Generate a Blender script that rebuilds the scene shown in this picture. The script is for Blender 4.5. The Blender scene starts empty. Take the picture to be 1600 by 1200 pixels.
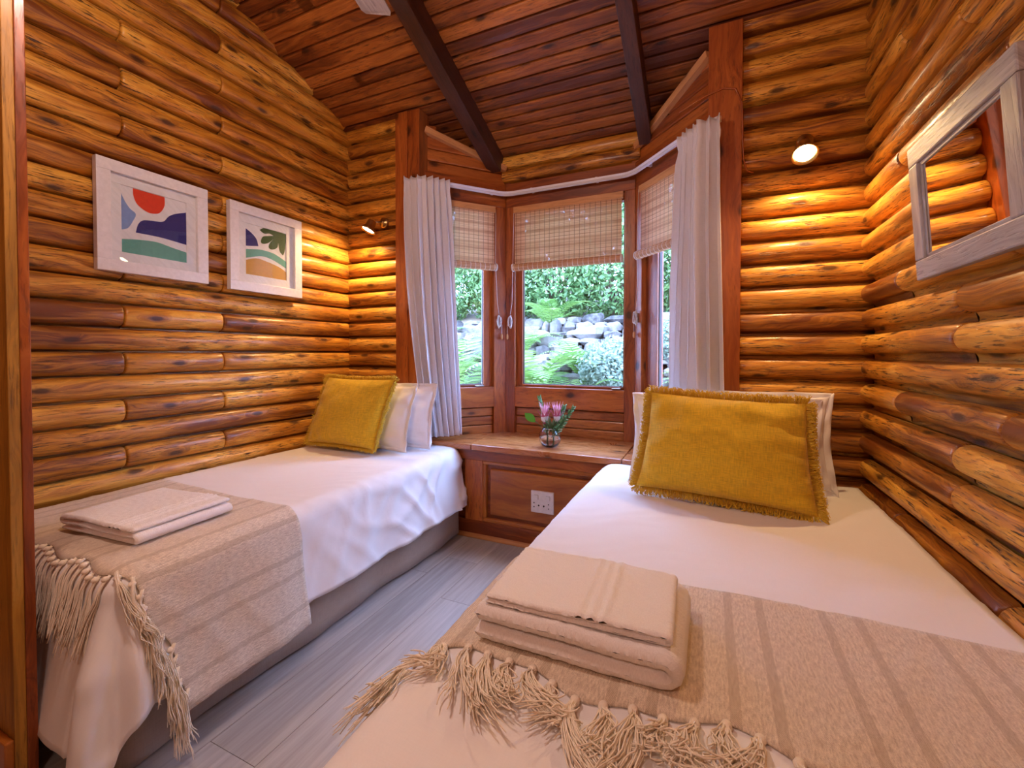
import bpy, bmesh, math, random
import numpy as np
from mathutils import Vector, Matrix, noise

random.seed(7)
SC = bpy.context.scene
COL = SC.collection

# ---------------------------------------------------------------- camera
yaw, pit, rol = math.radians(24.126), math.radians(-1.073), math.radians(.067)
Fv = Vector((-math.sin(yaw)*math.cos(pit), math.cos(yaw)*math.cos(pit), math.sin(pit)))
Rt = Vector((math.cos(yaw), math.sin(yaw), 0)); Up = Rt.cross(Fv)
R2 = Rt*math.cos(rol)+Up*math.sin(rol); U2 = Up*math.cos(rol)-Rt*math.sin(rol)
cam = bpy.data.cameras.new('camera'); camo = bpy.data.objects.new('camera', cam); COL.objects.link(camo)
camo.matrix_world = Matrix(((R2.x, U2.x, -Fv.x, 0), (R2.y, U2.y, -Fv.y, 0), (R2.z, U2.z, -Fv.z, 1.1), (0, 0, 0, 1)))
cam.sensor_width = 36; cam.lens = 680/1600*36; cam.clip_start = .02
cam.shift_x = (800-803)/1600; cam.shift_y = (564.1-600)/1600
SC.camera = camo

# ---------------------------------------------------------------- world, light, exposure
SC.view_settings.view_transform = 'Standard'; SC.view_settings.look = 'None'
SC.view_settings.gamma = 1; SC.view_settings.use_curve_mapping = False
SC.view_settings.exposure = 0.0
w = bpy.data.worlds.new('sky'); SC.world = w; w.use_nodes = True
bg = w.node_tree.nodes['Background']; bg.inputs[0].default_value = (.35, .52, 1, 1); bg.inputs[1].default_value = 27
def light(name, kind, loc, energy, color, target=None, **k):
    d = bpy.data.lights.new(name, kind); d.energy = energy; d.color = color
    for a, v in k.items(): setattr(d, a, v)
    o = bpy.data.objects.new(name, d); COL.objects.link(o); o.location = loc
    if target is not None: o.rotation_euler = (Vector(target)-Vector(loc)).to_track_quat('-Z', 'Y').to_euler()
    return o
light('sun', 'SUN', (0, -3, 8), 2.6, (1, .95, .86), (-1.2, 5.5, 1.0), angle=.02)
WARM = (1, .60, .30)
SPOT_L, SPOT_R = (-1.995, 2.165, 1.872), (.356, 2.15, 1.917)
light('spot_lamp_light', 'SPOT', SPOT_L, 30, (1, .62, .28), (-2.17, 2.05, 1.3), spot_size=math.radians(150), spot_blend=.9, shadow_soft_size=.022)
light('spot_lamp_light', 'SPOT', SPOT_R, 28, (1, .62, .28), (.40, 1.98, 1.2), spot_size=math.radians(150), spot_blend=.9, shadow_soft_size=.022)
light('ceiling_fan_light', 'POINT', (-1.0, .62, 2.34), 58, (1, .71, .61), shadow_soft_size=.09)
light('fill_light', 'POINT', (-.2, -.75, 2.2), 34, (1, .71, .61), shadow_soft_size=.12)  # added fill behind the camera to brighten the room, not a known lamp

# ---------------------------------------------------------------- helpers
def tag(o, label=None, cat=None, group=None, kind=None):
    if label: o['label'] = label
    if cat: o['category'] = cat
    if group: o['group'] = group
    if kind: o['kind'] = kind
    return o
def empty(name, loc, rz=0):
    o = bpy.data.objects.new(name, None); COL.objects.link(o); o.location = loc; o.rotation_euler = (0, 0, rz); o.empty_display_size = .05
    return o
class MB:
    def __init__(s): s.v = []; s.f = []; s.g = []; s.m = []; s.loc = Vector((0, 0, 0))
    def add(s, vs, fs, gs=None, m=0):
        n = len(s.v); s.v += [tuple(p) for p in vs]
        s.g += [tuple(q) for q in gs] if gs is not None else [tuple(p) for p in vs]
        s.f += [tuple(i+n for i in f) for f in fs]; s.m += [m]*len(fs)
    def box(s, c, ax, h, r=None, m=0):
        """oriented box: centre, 3 axes (first = grain), half sizes"""
        r = random.random() if r is None else r
        off = random.random()*5
        c = Vector(c); ax = [Vector(a).normalized() for a in ax]; vs = []; gs = []
        for i in (-1, 1):
            for j in (-1, 1):
                for k in (-1, 1):
                    vs.append(c+ax[0]*h[0]*i+ax[1]*h[1]*j+ax[2]*h[2]*k)
                    gs.append((h[0]*i+off, h[1]*j+h[2]*k+off, r))
        s.add(vs, [(0, 1, 3, 2), (4, 6, 7, 5), (0, 4, 5, 1), (2, 3, 7, 6), (0, 2, 6, 4), (1, 5, 7, 3)], gs, m)
    def abox(s, lo, hi, grain=0, r=None, m=0):
        c = [(a+b)/2 for a, b in zip(lo, hi)]; h = [(b-a)/2 for a, b in zip(lo, hi)]
        E = [(1, 0, 0), (0, 1, 0), (0, 0, 1)]; o = [grain]+[i for i in range(3) if i != grain]
        s.box(c, [E[i] for i in o], [h[i] for i in o], r, m)
    def tube(s, pts, rad, n=8, caps=True, r=.5, m=0):
        pts = [Vector(p) for p in pts]; rings = []; L = 0; base = len(s.v); vs = []; gs = []
        up = Vector((.13, .21, .97)).normalized(); prev = None
        for i, p in enumerate(pts):
            t = (pts[min(i+1, len(pts)-1)]-pts[max(i-1, 0)]).normalized()
            if prev is None: a = t.cross(up); a = a.normalized() if a.length > .1 else t.cross(Vector((1, 0, 0))).normalized()
            else: a = (prev-t*prev.dot(t)); a = a.normalized() if a.length > 1e-6 else prev
            prev = a; b = t.cross(a); rr = rad[i] if hasattr(rad, '__len__') else rad
            if i: L += (p-pts[i-1]).length
            for k in range(n):
                th = 2*math.pi*k/n; vs.append(p+(a*math.cos(th)+b*math.sin(th))*rr); gs.append((L, k/n*.1, r))
        fs = [(i*n+k, i*n+(k+1) % n, (i+1)*n+(k+1) % n, (i+1)*n+k) for i in range(len(pts)-1) for k in range(n)]
        if caps: fs += [tuple(range(n-1, -1, -1)), tuple(range((len(pts)-1)*n, len(pts)*n))]
        s.add(vs, fs, gs, m)
    def lathe(s, prof, c, axis=(0, 0, 1), n=24, r=.5, m=0):
        axis = Vector(axis).normalized(); a = axis.orthogonal().normalized(); b = axis.cross(a); c = Vector(c); vs = []; gs = []
        for (rad, z) in prof:
            for k in range(n):
                th = 2*math.pi*k/n; vs.append(c+axis*z+(a*math.cos(th)+b*math.sin(th))*rad); gs.append((z, th*.05, r))
        fs = [(i*n+k, i*n+(k+1) % n, (i+1)*n+(k+1) % n, (i+1)*n+k) for i in range(len(prof)-1) for k in range(n)]
        if prof[0][0] > 1e-5: fs.append(tuple(range(n-1, -1, -1)))
        if prof[-1][0] > 1e-5: fs.append(tuple(range((len(prof)-1)*n, len(prof)*n)))
        s.add(vs, fs, gs, m)
    def grid(s, nu, nv, fn, m=0, closed_u=False):
        """fn(i,j)->(pos,gc)"""
        vs = []; gs = []
        for i in range(nu):
            for j in range(nv):
                p, g = fn(i, j); vs.append(p); gs.append(g)
        fs = [(i*nv+j, ((i+1) % nu)*nv+j, ((i+1) % nu)*nv+j+1, i*nv+j+1) for i in range(nu if closed_u else nu-1) for j in range(nv-1)]
        s.add(vs, fs, gs, m)
    def build(s, name, mats, parent=None, smooth=True, bevel=0, solid=0, subsurf=0, recalc=True, angle=None):
        me = bpy.data.meshes.new(name); me.from_pydata([tuple(p) for p in s.v], [], s.f); 
        if not isinstance(mats, (list, tuple)): mats = [mats]
        for m in mats: me.materials.append(m)
        if len(mats) > 1: me.polygons.foreach_set('material_index', s.m)
        at = me.attributes.new('gc', 'FLOAT_VECTOR', 'POINT')
        at.data.foreach_set('vector', np.array(s.g, dtype=np.float32).ravel())
        me.update()
        if recalc:
            bm = bmesh.new(); bm.from_mesh(me); bmesh.ops.recalc_face_normals(bm, faces=bm.faces); bm.to_mesh(me); bm.free()
        me.polygons.foreach_set('use_smooth', [smooth]*len(me.polygons))
        if angle: 
            try: me.set_sharp_from_angle(angle=math.radians(angle))
            except Exception: pass
        o = bpy.data.objects.new(name, me); COL.objects.link(o)
        if parent is not None:
            o.parent = parent
            if parent.type == 'EMPTY':
                e_ = parent; o.matrix_parent_inverse = (Matrix.Translation(e_.location) @ e_.rotation_euler.to_matrix().to_4x4()).inverted()
        if bevel:
            b = o.modifiers.new('bevel', 'BEVEL'); b.width = bevel; b.segments = 2; b.limit_method = 'ANGLE'; b.angle_limit = .6
        if solid:
            b = o.modifiers.new('solid', 'SOLIDIFY'); b.thickness = solid; b.offset = 0
        if subsurf:
            b = o.modifiers.new('sub', 'SUBSURF'); b.levels = subsurf; b.render_levels = subsurf
        return o
def struct(mb, name, mats, **k): return tag(mb.build(name, mats, **k), kind='structure')
def nz(x, y=0, z=0): return noise.noise(Vector((x, y, z)))

# ---------------------------------------------------------------- materials
def newmat(name):
    m = bpy.data.materials.new(name); m.use_nodes = True; nt = m.node_tree
    return m, nt, nt.nodes['Principled BSDF']
class N:
    def __init__(s, nt): s.nt = nt
    def new(s, t, **k):
        n = s.nt.nodes.new(t)
        for a, v in k.items(): setattr(n, a, v)
        return n
    def link(s, a, b): s.nt.links.new(a, b)
    def put(s, inp, v):
        if isinstance(v, bpy.types.NodeSocket): s.link(v, inp)
        else: inp.default_value = v
    def math(s, op, a, b=0, c=0, clamp=False):
        n = s.new('ShaderNodeMath', operation=op, use_clamp=clamp)
        s.put(n.inputs[0], a); s.put(n.inputs[1], b); s.put(n.inputs[2], c); return n.outputs[0]
    def comb(s, x, y, z):
        n = s.new('ShaderNodeCombineXYZ'); s.put(n.inputs[0], x); s.put(n.inputs[1], y); s.put(n.inputs[2], z); return n.outputs[0]
    def noise(s, vec, scale=1, detail=3, rough=.55, dist=0):
        n = s.new('ShaderNodeTexNoise'); s.link(vec, n.inputs['Vector']); n.inputs['Scale'].default_value = scale
        n.inputs['Detail'].default_value = detail; n.inputs['Roughness'].default_value = rough; n.inputs['Distortion'].default_value = dist
        return n.outputs['Fac']
    def ramp(s, f, stops):
        n = s.new('ShaderNodeValToRGB'); s.link(f, n.inputs[0]); e = n.color_ramp.elements
        while len(e) < len(stops): e.new(.5)
        for q, (p, c) in zip(e, stops): q.position = p; q.color = (*c, 1) if len(c) == 3 else c
        return n.outputs[0]
    def mix(s, f, a, b, mode='MIX'):
        n = s.new('ShaderNodeMix', data_type='RGBA', blend_type=mode); s.put(n.inputs[0], f)
        s.put(n.inputs[6], a if isinstance(a, bpy.types.NodeSocket) else (*a, 1)); s.put(n.inputs[7], b if isinstance(b, bpy.types.NodeSocket) else (*b, 1)); return n.outputs[2]
    def mapr(s, v, a, b, c=0, d=1):
        n = s.new('ShaderNodeMapRange'); s.put(n.inputs[0], v); 
        for i, q in enumerate((a, b, c, d)): n.inputs[i+1].default_value = q
        return n.outputs[0]
    def bump(s, h, bsdf, strength=.3, dist=.002):
        n = s.new('ShaderNodeBump'); n.inputs['Strength'].default_value = strength; n.inputs['Distance'].default_value = dist
        s.link(h, n.inputs['Height']); s.link(n.outputs[0], bsdf.inputs['Normal'])
    def gc(s):
        a = s.new('ShaderNodeAttribute', attribute_name='gc'); sp = s.new('ShaderNodeSeparateXYZ'); s.link(a.outputs['Vector'], sp.inputs[0])
        return sp.outputs
def wood(name, dark, mid, light_, rough=.3, coat=.25, knots=.5, crack=.7, bump=.35, vary=.35, by=1.0, blotch=.55):
    m, nt, p = newmat(name); n = N(nt); a, b, r = n.gc()
    a2 = n.math('ADD', a, n.math('MULTIPLY', r, 37.)); b2 = n.math('ADD', b, n.math('MULTIPLY', r, 11.))
    # knots
    vor = n.new('ShaderNodeTexVoronoi', voronoi_dimensions='2D'); n.link(n.comb(n.math('MULTIPLY', a2, 3.1), n.math('MULTIPLY', b2, 9.*by), 0), vor.inputs['Vector'])
    vor.inputs['Scale'].default_value = 1; kd = vor.outputs['Distance']
    sc = n.new('ShaderNodeSeparateColor'); n.link(vor.outputs['Color'], sc.inputs[0])
    has = n.math('LESS_THAN', sc.outputs[0], knots)
    wob = n.noise(n.comb(n.math('MULTIPLY', a2, 22.), n.math('MULTIPLY', b2, 22.), r), 1, 2)
    kd2 = n.math('ADD', kd, n.math('MULTIPLY', n.math('SUBTRACT', wob, .5), .09))
    knot = n.math('MULTIPLY', has, n.mapr(kd2, .12, .055, 0, 1))
    halo = n.math('MULTIPLY', has, n.mapr(kd2, .24, .08, 0, 1))
    # grain, bent round the knots
    warp = n.math('MULTIPLY', n.noise(n.comb(n.math('MULTIPLY', a2, 2.2), n.math('MULTIPLY', b2, 9.*by), r), 1, 2), .16)
    bw = n.math('ADD', n.math('ADD', b2, warp), n.math('MULTIPLY', halo, .03))
    g1 = n.noise(n.comb(n.math('MULTIPLY', a2, 1.6), n.math('MULTIPLY', bw, 42.*by), r), 1, 4, .6)
    g2 = n.noise(n.comb(n.math('MULTIPLY', a2, 9.), n.math('MULTIPLY', bw, 230.*by), r), 1, 2, .6)
    bl = n.noise(n.comb(n.math('MULTIPLY', a2, 1.7), n.math('MULTIPLY', b2, 5.*by), r), 1, 3, .6)
    cr = n.noise(n.comb(n.math('MULTIPLY', a2, 15.), n.math('MULTIPLY', b2, 170.*by), r), 1, 3, .65)
    crk = n.math('MULTIPLY', n.mapr(cr, .54, .64, 0, 1), n.mapr(bl, .38, .60, .12, 1))
    f = n.math('ADD', n.math('MULTIPLY', g1, .95), n.math('MULTIPLY', g2, .36))
    f = n.math('ADD', f, n.math('MULTIPLY', n.math('SUBTRACT', bl, .5), blotch))
    f = n.math('SUBTRACT', f, .18)
    wn = n.new('ShaderNodeTexWhiteNoise', noise_dimensions='1D'); n.link(n.math('FLOOR', n.math('MULTIPLY', r, 997.)), wn.inputs['W'])
    f = n.math('ADD', f, n.math('MULTIPLY', n.math('SUBTRACT', wn.outputs['Value'], .5), vary))
    c = n.ramp(f, [(.22, dark), (.48, mid), (.80, light_)])
    c = n.mix(n.math('MULTIPLY', halo, .45), c, dark)
    c = n.mix(n.math('MULTIPLY', crk, crack), c, tuple(x*.22 for x in dark))
    c = n.mix(n.math('MULTIPLY', knot, .85), c, tuple(x*.2 for x in dark))
    n.link(c, p.inputs['Base Color'])
    n.link(n.mapr(g2, .2, .8, rough-.05, rough+.12), p.inputs['Roughness'])
    p.inputs['Coat Weight'].default_value = coat; p.inputs['Coat Roughness'].default_value = .16
    h = n.math('SUBTRACT', n.math('MULTIPLY', g1, .5), n.math('MULTIPLY', crk, .9))
    h = n.math('SUBTRACT', h, n.math('MULTIPLY', knot, .5))
    n.bump(h, p, bump, .003)
    return m
M = {}
M['log'] = wood('log_wood', (.19, .050, .006), (.60, .240, .022), (.95, .52, .082), .38, .16, .62, 1.0, .7, .27, blotch=1.05)
M['ceil'] = wood('ceiling_wood', (.11, .022, .004), (.28, .078, .011), (.50, .17, .028), .45, .1, .5, .75, .4, .5, blotch=.9)
M['beam'] = wood('beam_wood', (.028, .007, .003), (.055, .014, .006), (.10, .027, .010), .5, .1, .2, .5, .4, .2)
M['trim'] = wood('trim_wood', (.16, .032, .006), (.34, .080, .012), (.52, .155, .026), .36, .2, .35, .5, .2, .35, .6)
M['seat'] = wood('seat_wood', (.28, .075, .020), (.48, .165, .042), (.66, .27, .075), .26, .35, .4, .4, .15, .45, .55)
M['panel'] = wood('panel_wood', (.27, .068, .009), (.43, .135, .018), (.56, .20, .032), .33, .3, .0, .2, .15, .1, .4)
M['slat'] = wood('slat_wood', (.24, .060, .014), (.44, .145, .032), (.62, .25, .065), .33, .3, .4, .6, .3, .3)
M['pale'] = wood('pale_batten_wood', (.42, .17, .055), (.60, .27, .09), (.72, .36, .14), .45, .1, .1, .2, .15, .1)
M['yellowpost'] = wood('yellow_post_wood', (.30, .14, .018), (.48, .23, .028), (.58, .32, .05), .5, .05, .2, .7, .3, .1, 1.4)
M['greywood'] = wood('grey_washed_wood', (.22, .19, .20), (.37, .34, .35), (.52, .49, .50), .5, .05, .0, .35, .3, .2, 1.0)
def simple(name, col, rough=.5, metal=0, coat=0, bumpscale=0, bumpstr=.2, sheen=0, emis=None, es=0):
    m, nt, p = newmat(name); p.inputs['Base Color'].default_value = (*col, 1); p.inputs['Roughness'].default_value = rough
    p.inputs['Metallic'].default_value = metal; p.inputs['Coat Weight'].default_value = coat; p.inputs['Sheen Weight'].default_value = sheen
    if emis: p.inputs['Emission Color'].default_value = (*emis, 1); p.inputs['Emission Strength'].default_value = es
    n = N(nt); a, b, r = n.gc()
    g = n.noise(n.comb(a, b, r), bumpscale or 60, 3)
    if bumpscale: n.bump(g, p, bumpstr, .002)
    c = n.mix(n.mapr(g, .3, .7, 0, 1), tuple(x*.93 for x in col), tuple(min(1, x*1.05) for x in col)); n.link(c, p.inputs['Base Color'])
    return m
def fabric(name, col, scale=900, var=.12, rough=.85, bump=.25, sheen=.2, trans=0, big=0):
    m, nt, p = newmat(name); n = N(nt); a, b, r = n.gc()
    wa = n.math('SINE', n.math('MULTIPLY', a, scale)); wb = n.math('SINE', n.math('MULTIPLY', b, scale))
    wv = n.math('MULTIPLY', wa, wb)
    sl = n.noise(n.comb(n.math('MULTIPLY', a, 30.), n.math('MULTIPLY', b, 420.), r), 1, 3)
    sl2 = n.noise(n.comb(n.math('MULTIPLY', a, 420.), n.math('MULTIPLY', b, 30.), r), 1, 3)
    f = n.math('MULTIPLY', n.math('ADD', sl, sl2), .5)
    c = n.mix(n.mapr(f, .35, .65, 0, 1), tuple(x*(1-var) for x in col), tuple(min(1, x*(1+var*.6)) for x in col))
    n.link(c, p.inputs['Base Color']); p.inputs['Roughness'].default_value = rough; p.inputs['Sheen Weight'].default_value = sheen
    h = n.math('ADD', n.math('MULTIPLY', wv, .3), f)
    n.bump(h, p, bump, .0015)
    if trans:
        tr = n.new('ShaderNodeBsdfTranslucent'); n.link(c, tr.inputs[0]); mx = n.new('ShaderNodeMixShader'); mx.inputs[0].default_value = trans
        out = nt.nodes['Material Output']; n.link(p.outputs[0], mx.inputs[1]); n.link(tr.outputs[0], mx.inputs[2]); n.link(mx.outputs[0], out.inputs[0])
    return m
M['sheet'] = fabric('white_cotton', (.86, .83, .83), 2500, .02, .8, .06, .1)
M['pillow'] = fabric('white_pillow_cotton', (.88, .85, .85), 2500, .02, .8, .06, .1)
M['mustard'] = fabric('mustard_weave', (.78, .50, .018), 1500, .30, .85, .7, .15)
M['mustard_fringe'] = fabric('mustard_fringe_yarn', (.86, .58, .04), 2000, .25, .85, .3, .15)
M['towel'] = simple('white_terry', (.95, .91, .90), .95, bumpscale=420, bumpstr=.9, sheen=.3)
M['curtain'] = fabric('curtain_linen', (.88, .85, .88), 1800, .05, .8, .15, .15, trans=.22)
M['skirt'] = fabric('taupe_valance_linen', (.42, .33, .26), 1800, .10, .85, .2, .15)
M['tassel'] = fabric('cream_tassel_yarn', (.95, .84, .69), 2000, .10, .85, .2, .2)
M['white'] = simple('white_painted', (.80, .77, .78), .35, coat=.2)
M['mat'] = simple('picture_mat_board', (.88, .86, .88), .7)
M['rail'] = simple('white_rail_plastic', (.78, .76, .80), .35)
M['plastic'] = simple('white_socket_plastic', (.80, .76, .76), .3)
M['dark'] = simple('dark_hole', (.02, .015, .012), .6)
M['brass'] = simple('antique_brass', (.55, .38, .16), .28, metal=1)
M['steel'] = simple('dull_steel', (.45, .42, .38), .35, metal=1)
M['cord'] = simple('pale_cord', (.74, .70, .66), .7)
M['beadwood'] = simple('cord_bead_wood', (.62, .30, .11), .5)
M['seal'] = simple('dark_window_seal', (.05, .035, .03), .5)
M['bulb'] = simple('lit_bulb', (1, .9, .7), .4, emis=(1, .80, .50), es=38)
M['frost'] = simple('lit_frosted_glass', (1, .9, .8), .4, emis=(1, .74, .52), es=4)

def throw_mat():
    m, nt, p = newmat('striped_wool_throw'); n = N(nt); a, b, r = n.gc()     # a across stripes (x), b along
    s1 = n.noise(n.comb(n.math('MULTIPLY', a, 260.), n.math('MULTIPLY', b, 60.), 0), 1, 4, .7)
    s2 = n.noise(n.comb(n.math('MULTIPLY', a, 420.), n.math('MULTIPLY', b, 420.), 0), 1, 2)
    fa = n.math('FRACT', n.math('DIVIDE', n.math('ADD', a, .012), .183))
    d1 = n.math('LESS_THAN', n.math('ABSOLUTE', n.math('SUBTRACT', fa, .30)), .045)
    d2 = n.math('LESS_THAN', n.math('ABSOLUTE', n.math('SUBTRACT', fa, .64)), .045)
    st = n.math('ADD', d1, d2, clamp=True)
    tw = n.math('SINE', n.math('ADD', n.math('MULTIPLY', a, 1500.), n.math('MULTIPLY', b, 1500.)))
    base = n.mix(n.mapr(n.math('ADD', n.math('MULTIPLY', s1, .7), n.math('MULTIPLY', s2, .3)), .38, .62, 0, 1), (.57, .45, .335), (.90, .77, .61))
    dk = n.mix(n.mapr(n.math('ADD', tw, s1), -.6, 1.4, 0, 1), (.34, .245, .155), (.60, .46, .32))
    c = n.mix(n.math('MULTIPLY', st, .5), base, dk); n.link(c, p.inputs['Base Color'])
    p.inputs['Roughness'].default_value = .95; p.inputs['Sheen Weight'].default_value = .3
    n.bump(n.math('ADD', s1, n.math('MULTIPLY', tw, .15)), p, .6, .003)
    return m
M['throw'] = throw_mat()
def blind_mat(name, roll=False):
    m, nt, p = newmat(name); n = N(nt); a, b, r = n.gc()    # a horizontal, b vertical
    row = n.math('FLOOR', n.math('MULTIPLY', b, 300.))
    rn = n.new('ShaderNodeTexWhiteNoise', noise_dimensions='1D'); n.link(row, rn.inputs['W'])
    long_ = n.noise(n.comb(n.math('MULTIPLY', a, 7.), n.math('MULTIPLY', b, 260.), 0), 1, 3)
    f = n.math('ADD', n.math('MULTIPLY', rn.outputs['Value'], .5), n.math('MULTIPLY', long_, .6))
    c = n.ramp(f, [(.25, (.36, .14, .055)), (.55, (.64, .34, .165)), (.85, (.80, .50, .28))])
    fa = n.math('FRACT', n.math('DIVIDE', a, .0335)); ln = n.math('LESS_THAN', n.math('ABSOLUTE', n.math('SUBTRACT', fa, .5)), .06 if roll else .045)
    c = n.mix(n.math('MULTIPLY', ln, .85), c, (.80, .70, .60) if roll else (.16, .08, .035)); n.link(c, p.inputs['Base Color'])
    p.inputs['Roughness'].default_value = .7
    n.bump(n.math('SINE', n.math('MULTIPLY', b, 1900.)), p, .4, .001)
    if not roll:
        tr = n.new('ShaderNodeBsdfTranslucent'); n.link(c, tr.inputs[0]); mx = n.new('ShaderNodeMixShader'); mx.inputs[0].default_value = .08
        out = nt.nodes['Material Output']; n.link(p.outputs[0], mx.inputs[1]); n.link(tr.outputs[0], mx.inputs[2])
        tp = n.new('ShaderNodeBsdfTransparent'); gap = n.math('MULTIPLY', n.math('GREATER_THAN', n.math('FRACT', n.math('MULTIPLY', b, 300.)), .86), .25)
        m2 = n.new('ShaderNodeMixShader'); n.link(gap, m2.inputs[0]); n.link(mx.outputs[0], m2.inputs[1]); n.link(tp.outputs[0], m2.inputs[2]); n.link(m2.outputs[0], out.inputs[0])
    return m
M['blind'] = blind_mat('bamboo_blind'); M['blindroll'] = blind_mat('bamboo_roll', True)
def glass_mat(name, water=False, thin=True):
    m, nt, p = newmat(name); n = N(nt); out = nt.nodes['Material Output']
    if thin:
        gl = n.new('ShaderNodeBsdfGlossy'); gl.inputs['Roughness'].default_value = .01; tp = n.new('ShaderNodeBsdfTransparent')
        lw = n.new('ShaderNodeLayerWeight'); lw.inputs[0].default_value = .5; fz = n.math('ADD', n.math('MULTIPLY', n.math('POWER', lw.outputs['Facing'], 5.), .9), .035); mx = n.new('ShaderNodeMixShader')
        n.link(fz, mx.inputs[0]); n.link(tp.outputs[0], mx.inputs[1]); n.link(gl.outputs[0], mx.inputs[2]); n.link(mx.outputs[0], out.inputs[0])
        tp.inputs[0].default_value = (.97, .98, .98, 1)
    else:
        p.inputs['Transmission Weight'].default_value = 1; p.inputs['Roughness'].default_value = 0; p.inputs['IOR'].default_value = 1.33 if water else 1.45
        p.inputs['Base Color'].default_value = (.96, .98, 1, 1)
    return m
M['pane'] = glass_mat('window_glass'); M['glass'] = glass_mat('vase_glass', thin=False); M['water'] = glass_mat('vase_water', True, False)
def mirror_mat():
    m, nt, p = newmat('mirror_silver'); p.inputs['Metallic'].default_value = 1; p.inputs['Roughness'].default_value = .005; p.inputs['Base Color'].default_value = (.92, .92, .92, 1); return m
M['mirror'] = mirror_mat()
def floor_mat():
    m, nt, p = newmat('grey_floor_boards'); n = N(nt); a, b, r = n.gc()
    g = n.noise(n.comb(n.math('MULTIPLY', a, 3.), n.math('MULTIPLY', b, 60.), n.math('MULTIPLY', r, 40.)), 1, 4, .6)
    wn = n.new('ShaderNodeTexWhiteNoise', noise_dimensions='1D'); n.link(n.math('FLOOR', n.math('MULTIPLY', r, 997.)), wn.inputs['W'])
    c = n.ramp(n.math('ADD', g, n.math('MULTIPLY', n.math('SUBTRACT', wn.outputs['Value'], .5), .25)), [(.2, (.26, .235, .21)), (.5, (.36, .33, .30)), (.8, (.46, .425, .39))])
    n.link(c, p.inputs['Base Color']); p.inputs['Roughness'].default_value = .38; n.bump(g, p, .15, .001); return m
M['floor'] = floor_mat()

# ---------------------------------------------------------------- the room shell
YB, XL, XR, YF = 2.30, -2.29, .625, -1.35        # seam planes
def ceil_z(y): return 2.605-.41*(y-2.28) if y > 0 else 2.605+.41*2.28+.41*y
def log_run(mb, p0, d, nrm, L, z0, pitch, joints=(), bulge=.037, recess=.013, rd=-.016, pw=.85):
    """one log course: starts p0 (x,y), runs d for L, bulges along nrm; seam at z0"""
    cuts = [0]+sorted(j for j in joints if .12 < j < L-.12)+[L]
    for s0, s1 in zip(cuts[:-1], cuts[1:]):
        r = random.random(); off = random.random()*3; ph = random.random()*20
        s0, s1 = s0+.0015, s1-.0015
        ns = max(6, int((s1-s0)/.09)); ts = [0, .002, .005, .011]+[.011+(s1-s0-.022)*k/ns for k in range(1, ns)]+[s1-s0-.011, s1-s0-.005, s1-s0-.002, s1-s0]
        na = 11; vs = []; gs = []
        rec = recess
        for t in ts:
            e = min(t, s1-s0-t); tap = 1 if e >= .011 else (.80+.20*math.sqrt(max(0, 1-((.011-e)/.011)**2)))
            wv = 1+.10*nz((s0+t)*1.3+ph, z0*9)+.05*nz((s0+t)*5+ph, z0*7)
            wz = .0035*nz((s0+t)*1.7+ph, 3.3)
            base = Vector((p0[0]+d[0]*(s0+t), p0[1]+d[1]*(s0+t), 0))
            prof = [(0, rd), (rec*.5, rd)]
            for k in range(na):
                th = math.pi*k/(na-1)
                zz = rec+(pitch-rec)*(1-math.cos(th))/2; bb = max(0, rd)*.6+(bulge-max(0, rd)*.6)*(max(0, math.sin(th))**pw)
                prof.append((zz, bb))
            arc = 0
            for i, (zz, bb) in enumerate(prof):
                if i: arc += math.hypot(zz-prof[i-1][0], bb-prof[i-1][1])
                h = zz-rec; c0 = (pitch-rec)/2
                z = z0+rec+c0+(h-c0)*(tap if i > 1 else 1)+(wz if i > 1 else 0)
                vs.append(base+Vector((nrm[0], nrm[1], 0))*(bb*wv*tap if i > 1 else bb)+Vector((0, 0, z if i > 1 else z0+zz)))
                gs.append((t+off, arc, r))
        m = len(prof); n_ = len(ts)
        fs = [(i*m+j, (i+1)*m+j, (i+1)*m+j+1, i*m+j+1) for i in range(n_-1) for j in range(m-1)]
        fs += [tuple(range(m)), tuple(range((n_-1)*m, n_*m))]
        mb.add(vs, fs, gs)
    # backing of the course
    a = Vector((p0[0], p0[1], z0)); b = a+Vector((d[0], d[1], 0))*L
    c = (a+b)/2+Vector((0, 0, pitch/2))-Vector((nrm[0], nrm[1], 0))*.052
    mb.box(c, [(d[0], d[1], 0), (0, 0, 1), (nrm[0], nrm[1], 0)], [L/2+.09, pitch/2+.001, .03], random.random())

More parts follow.
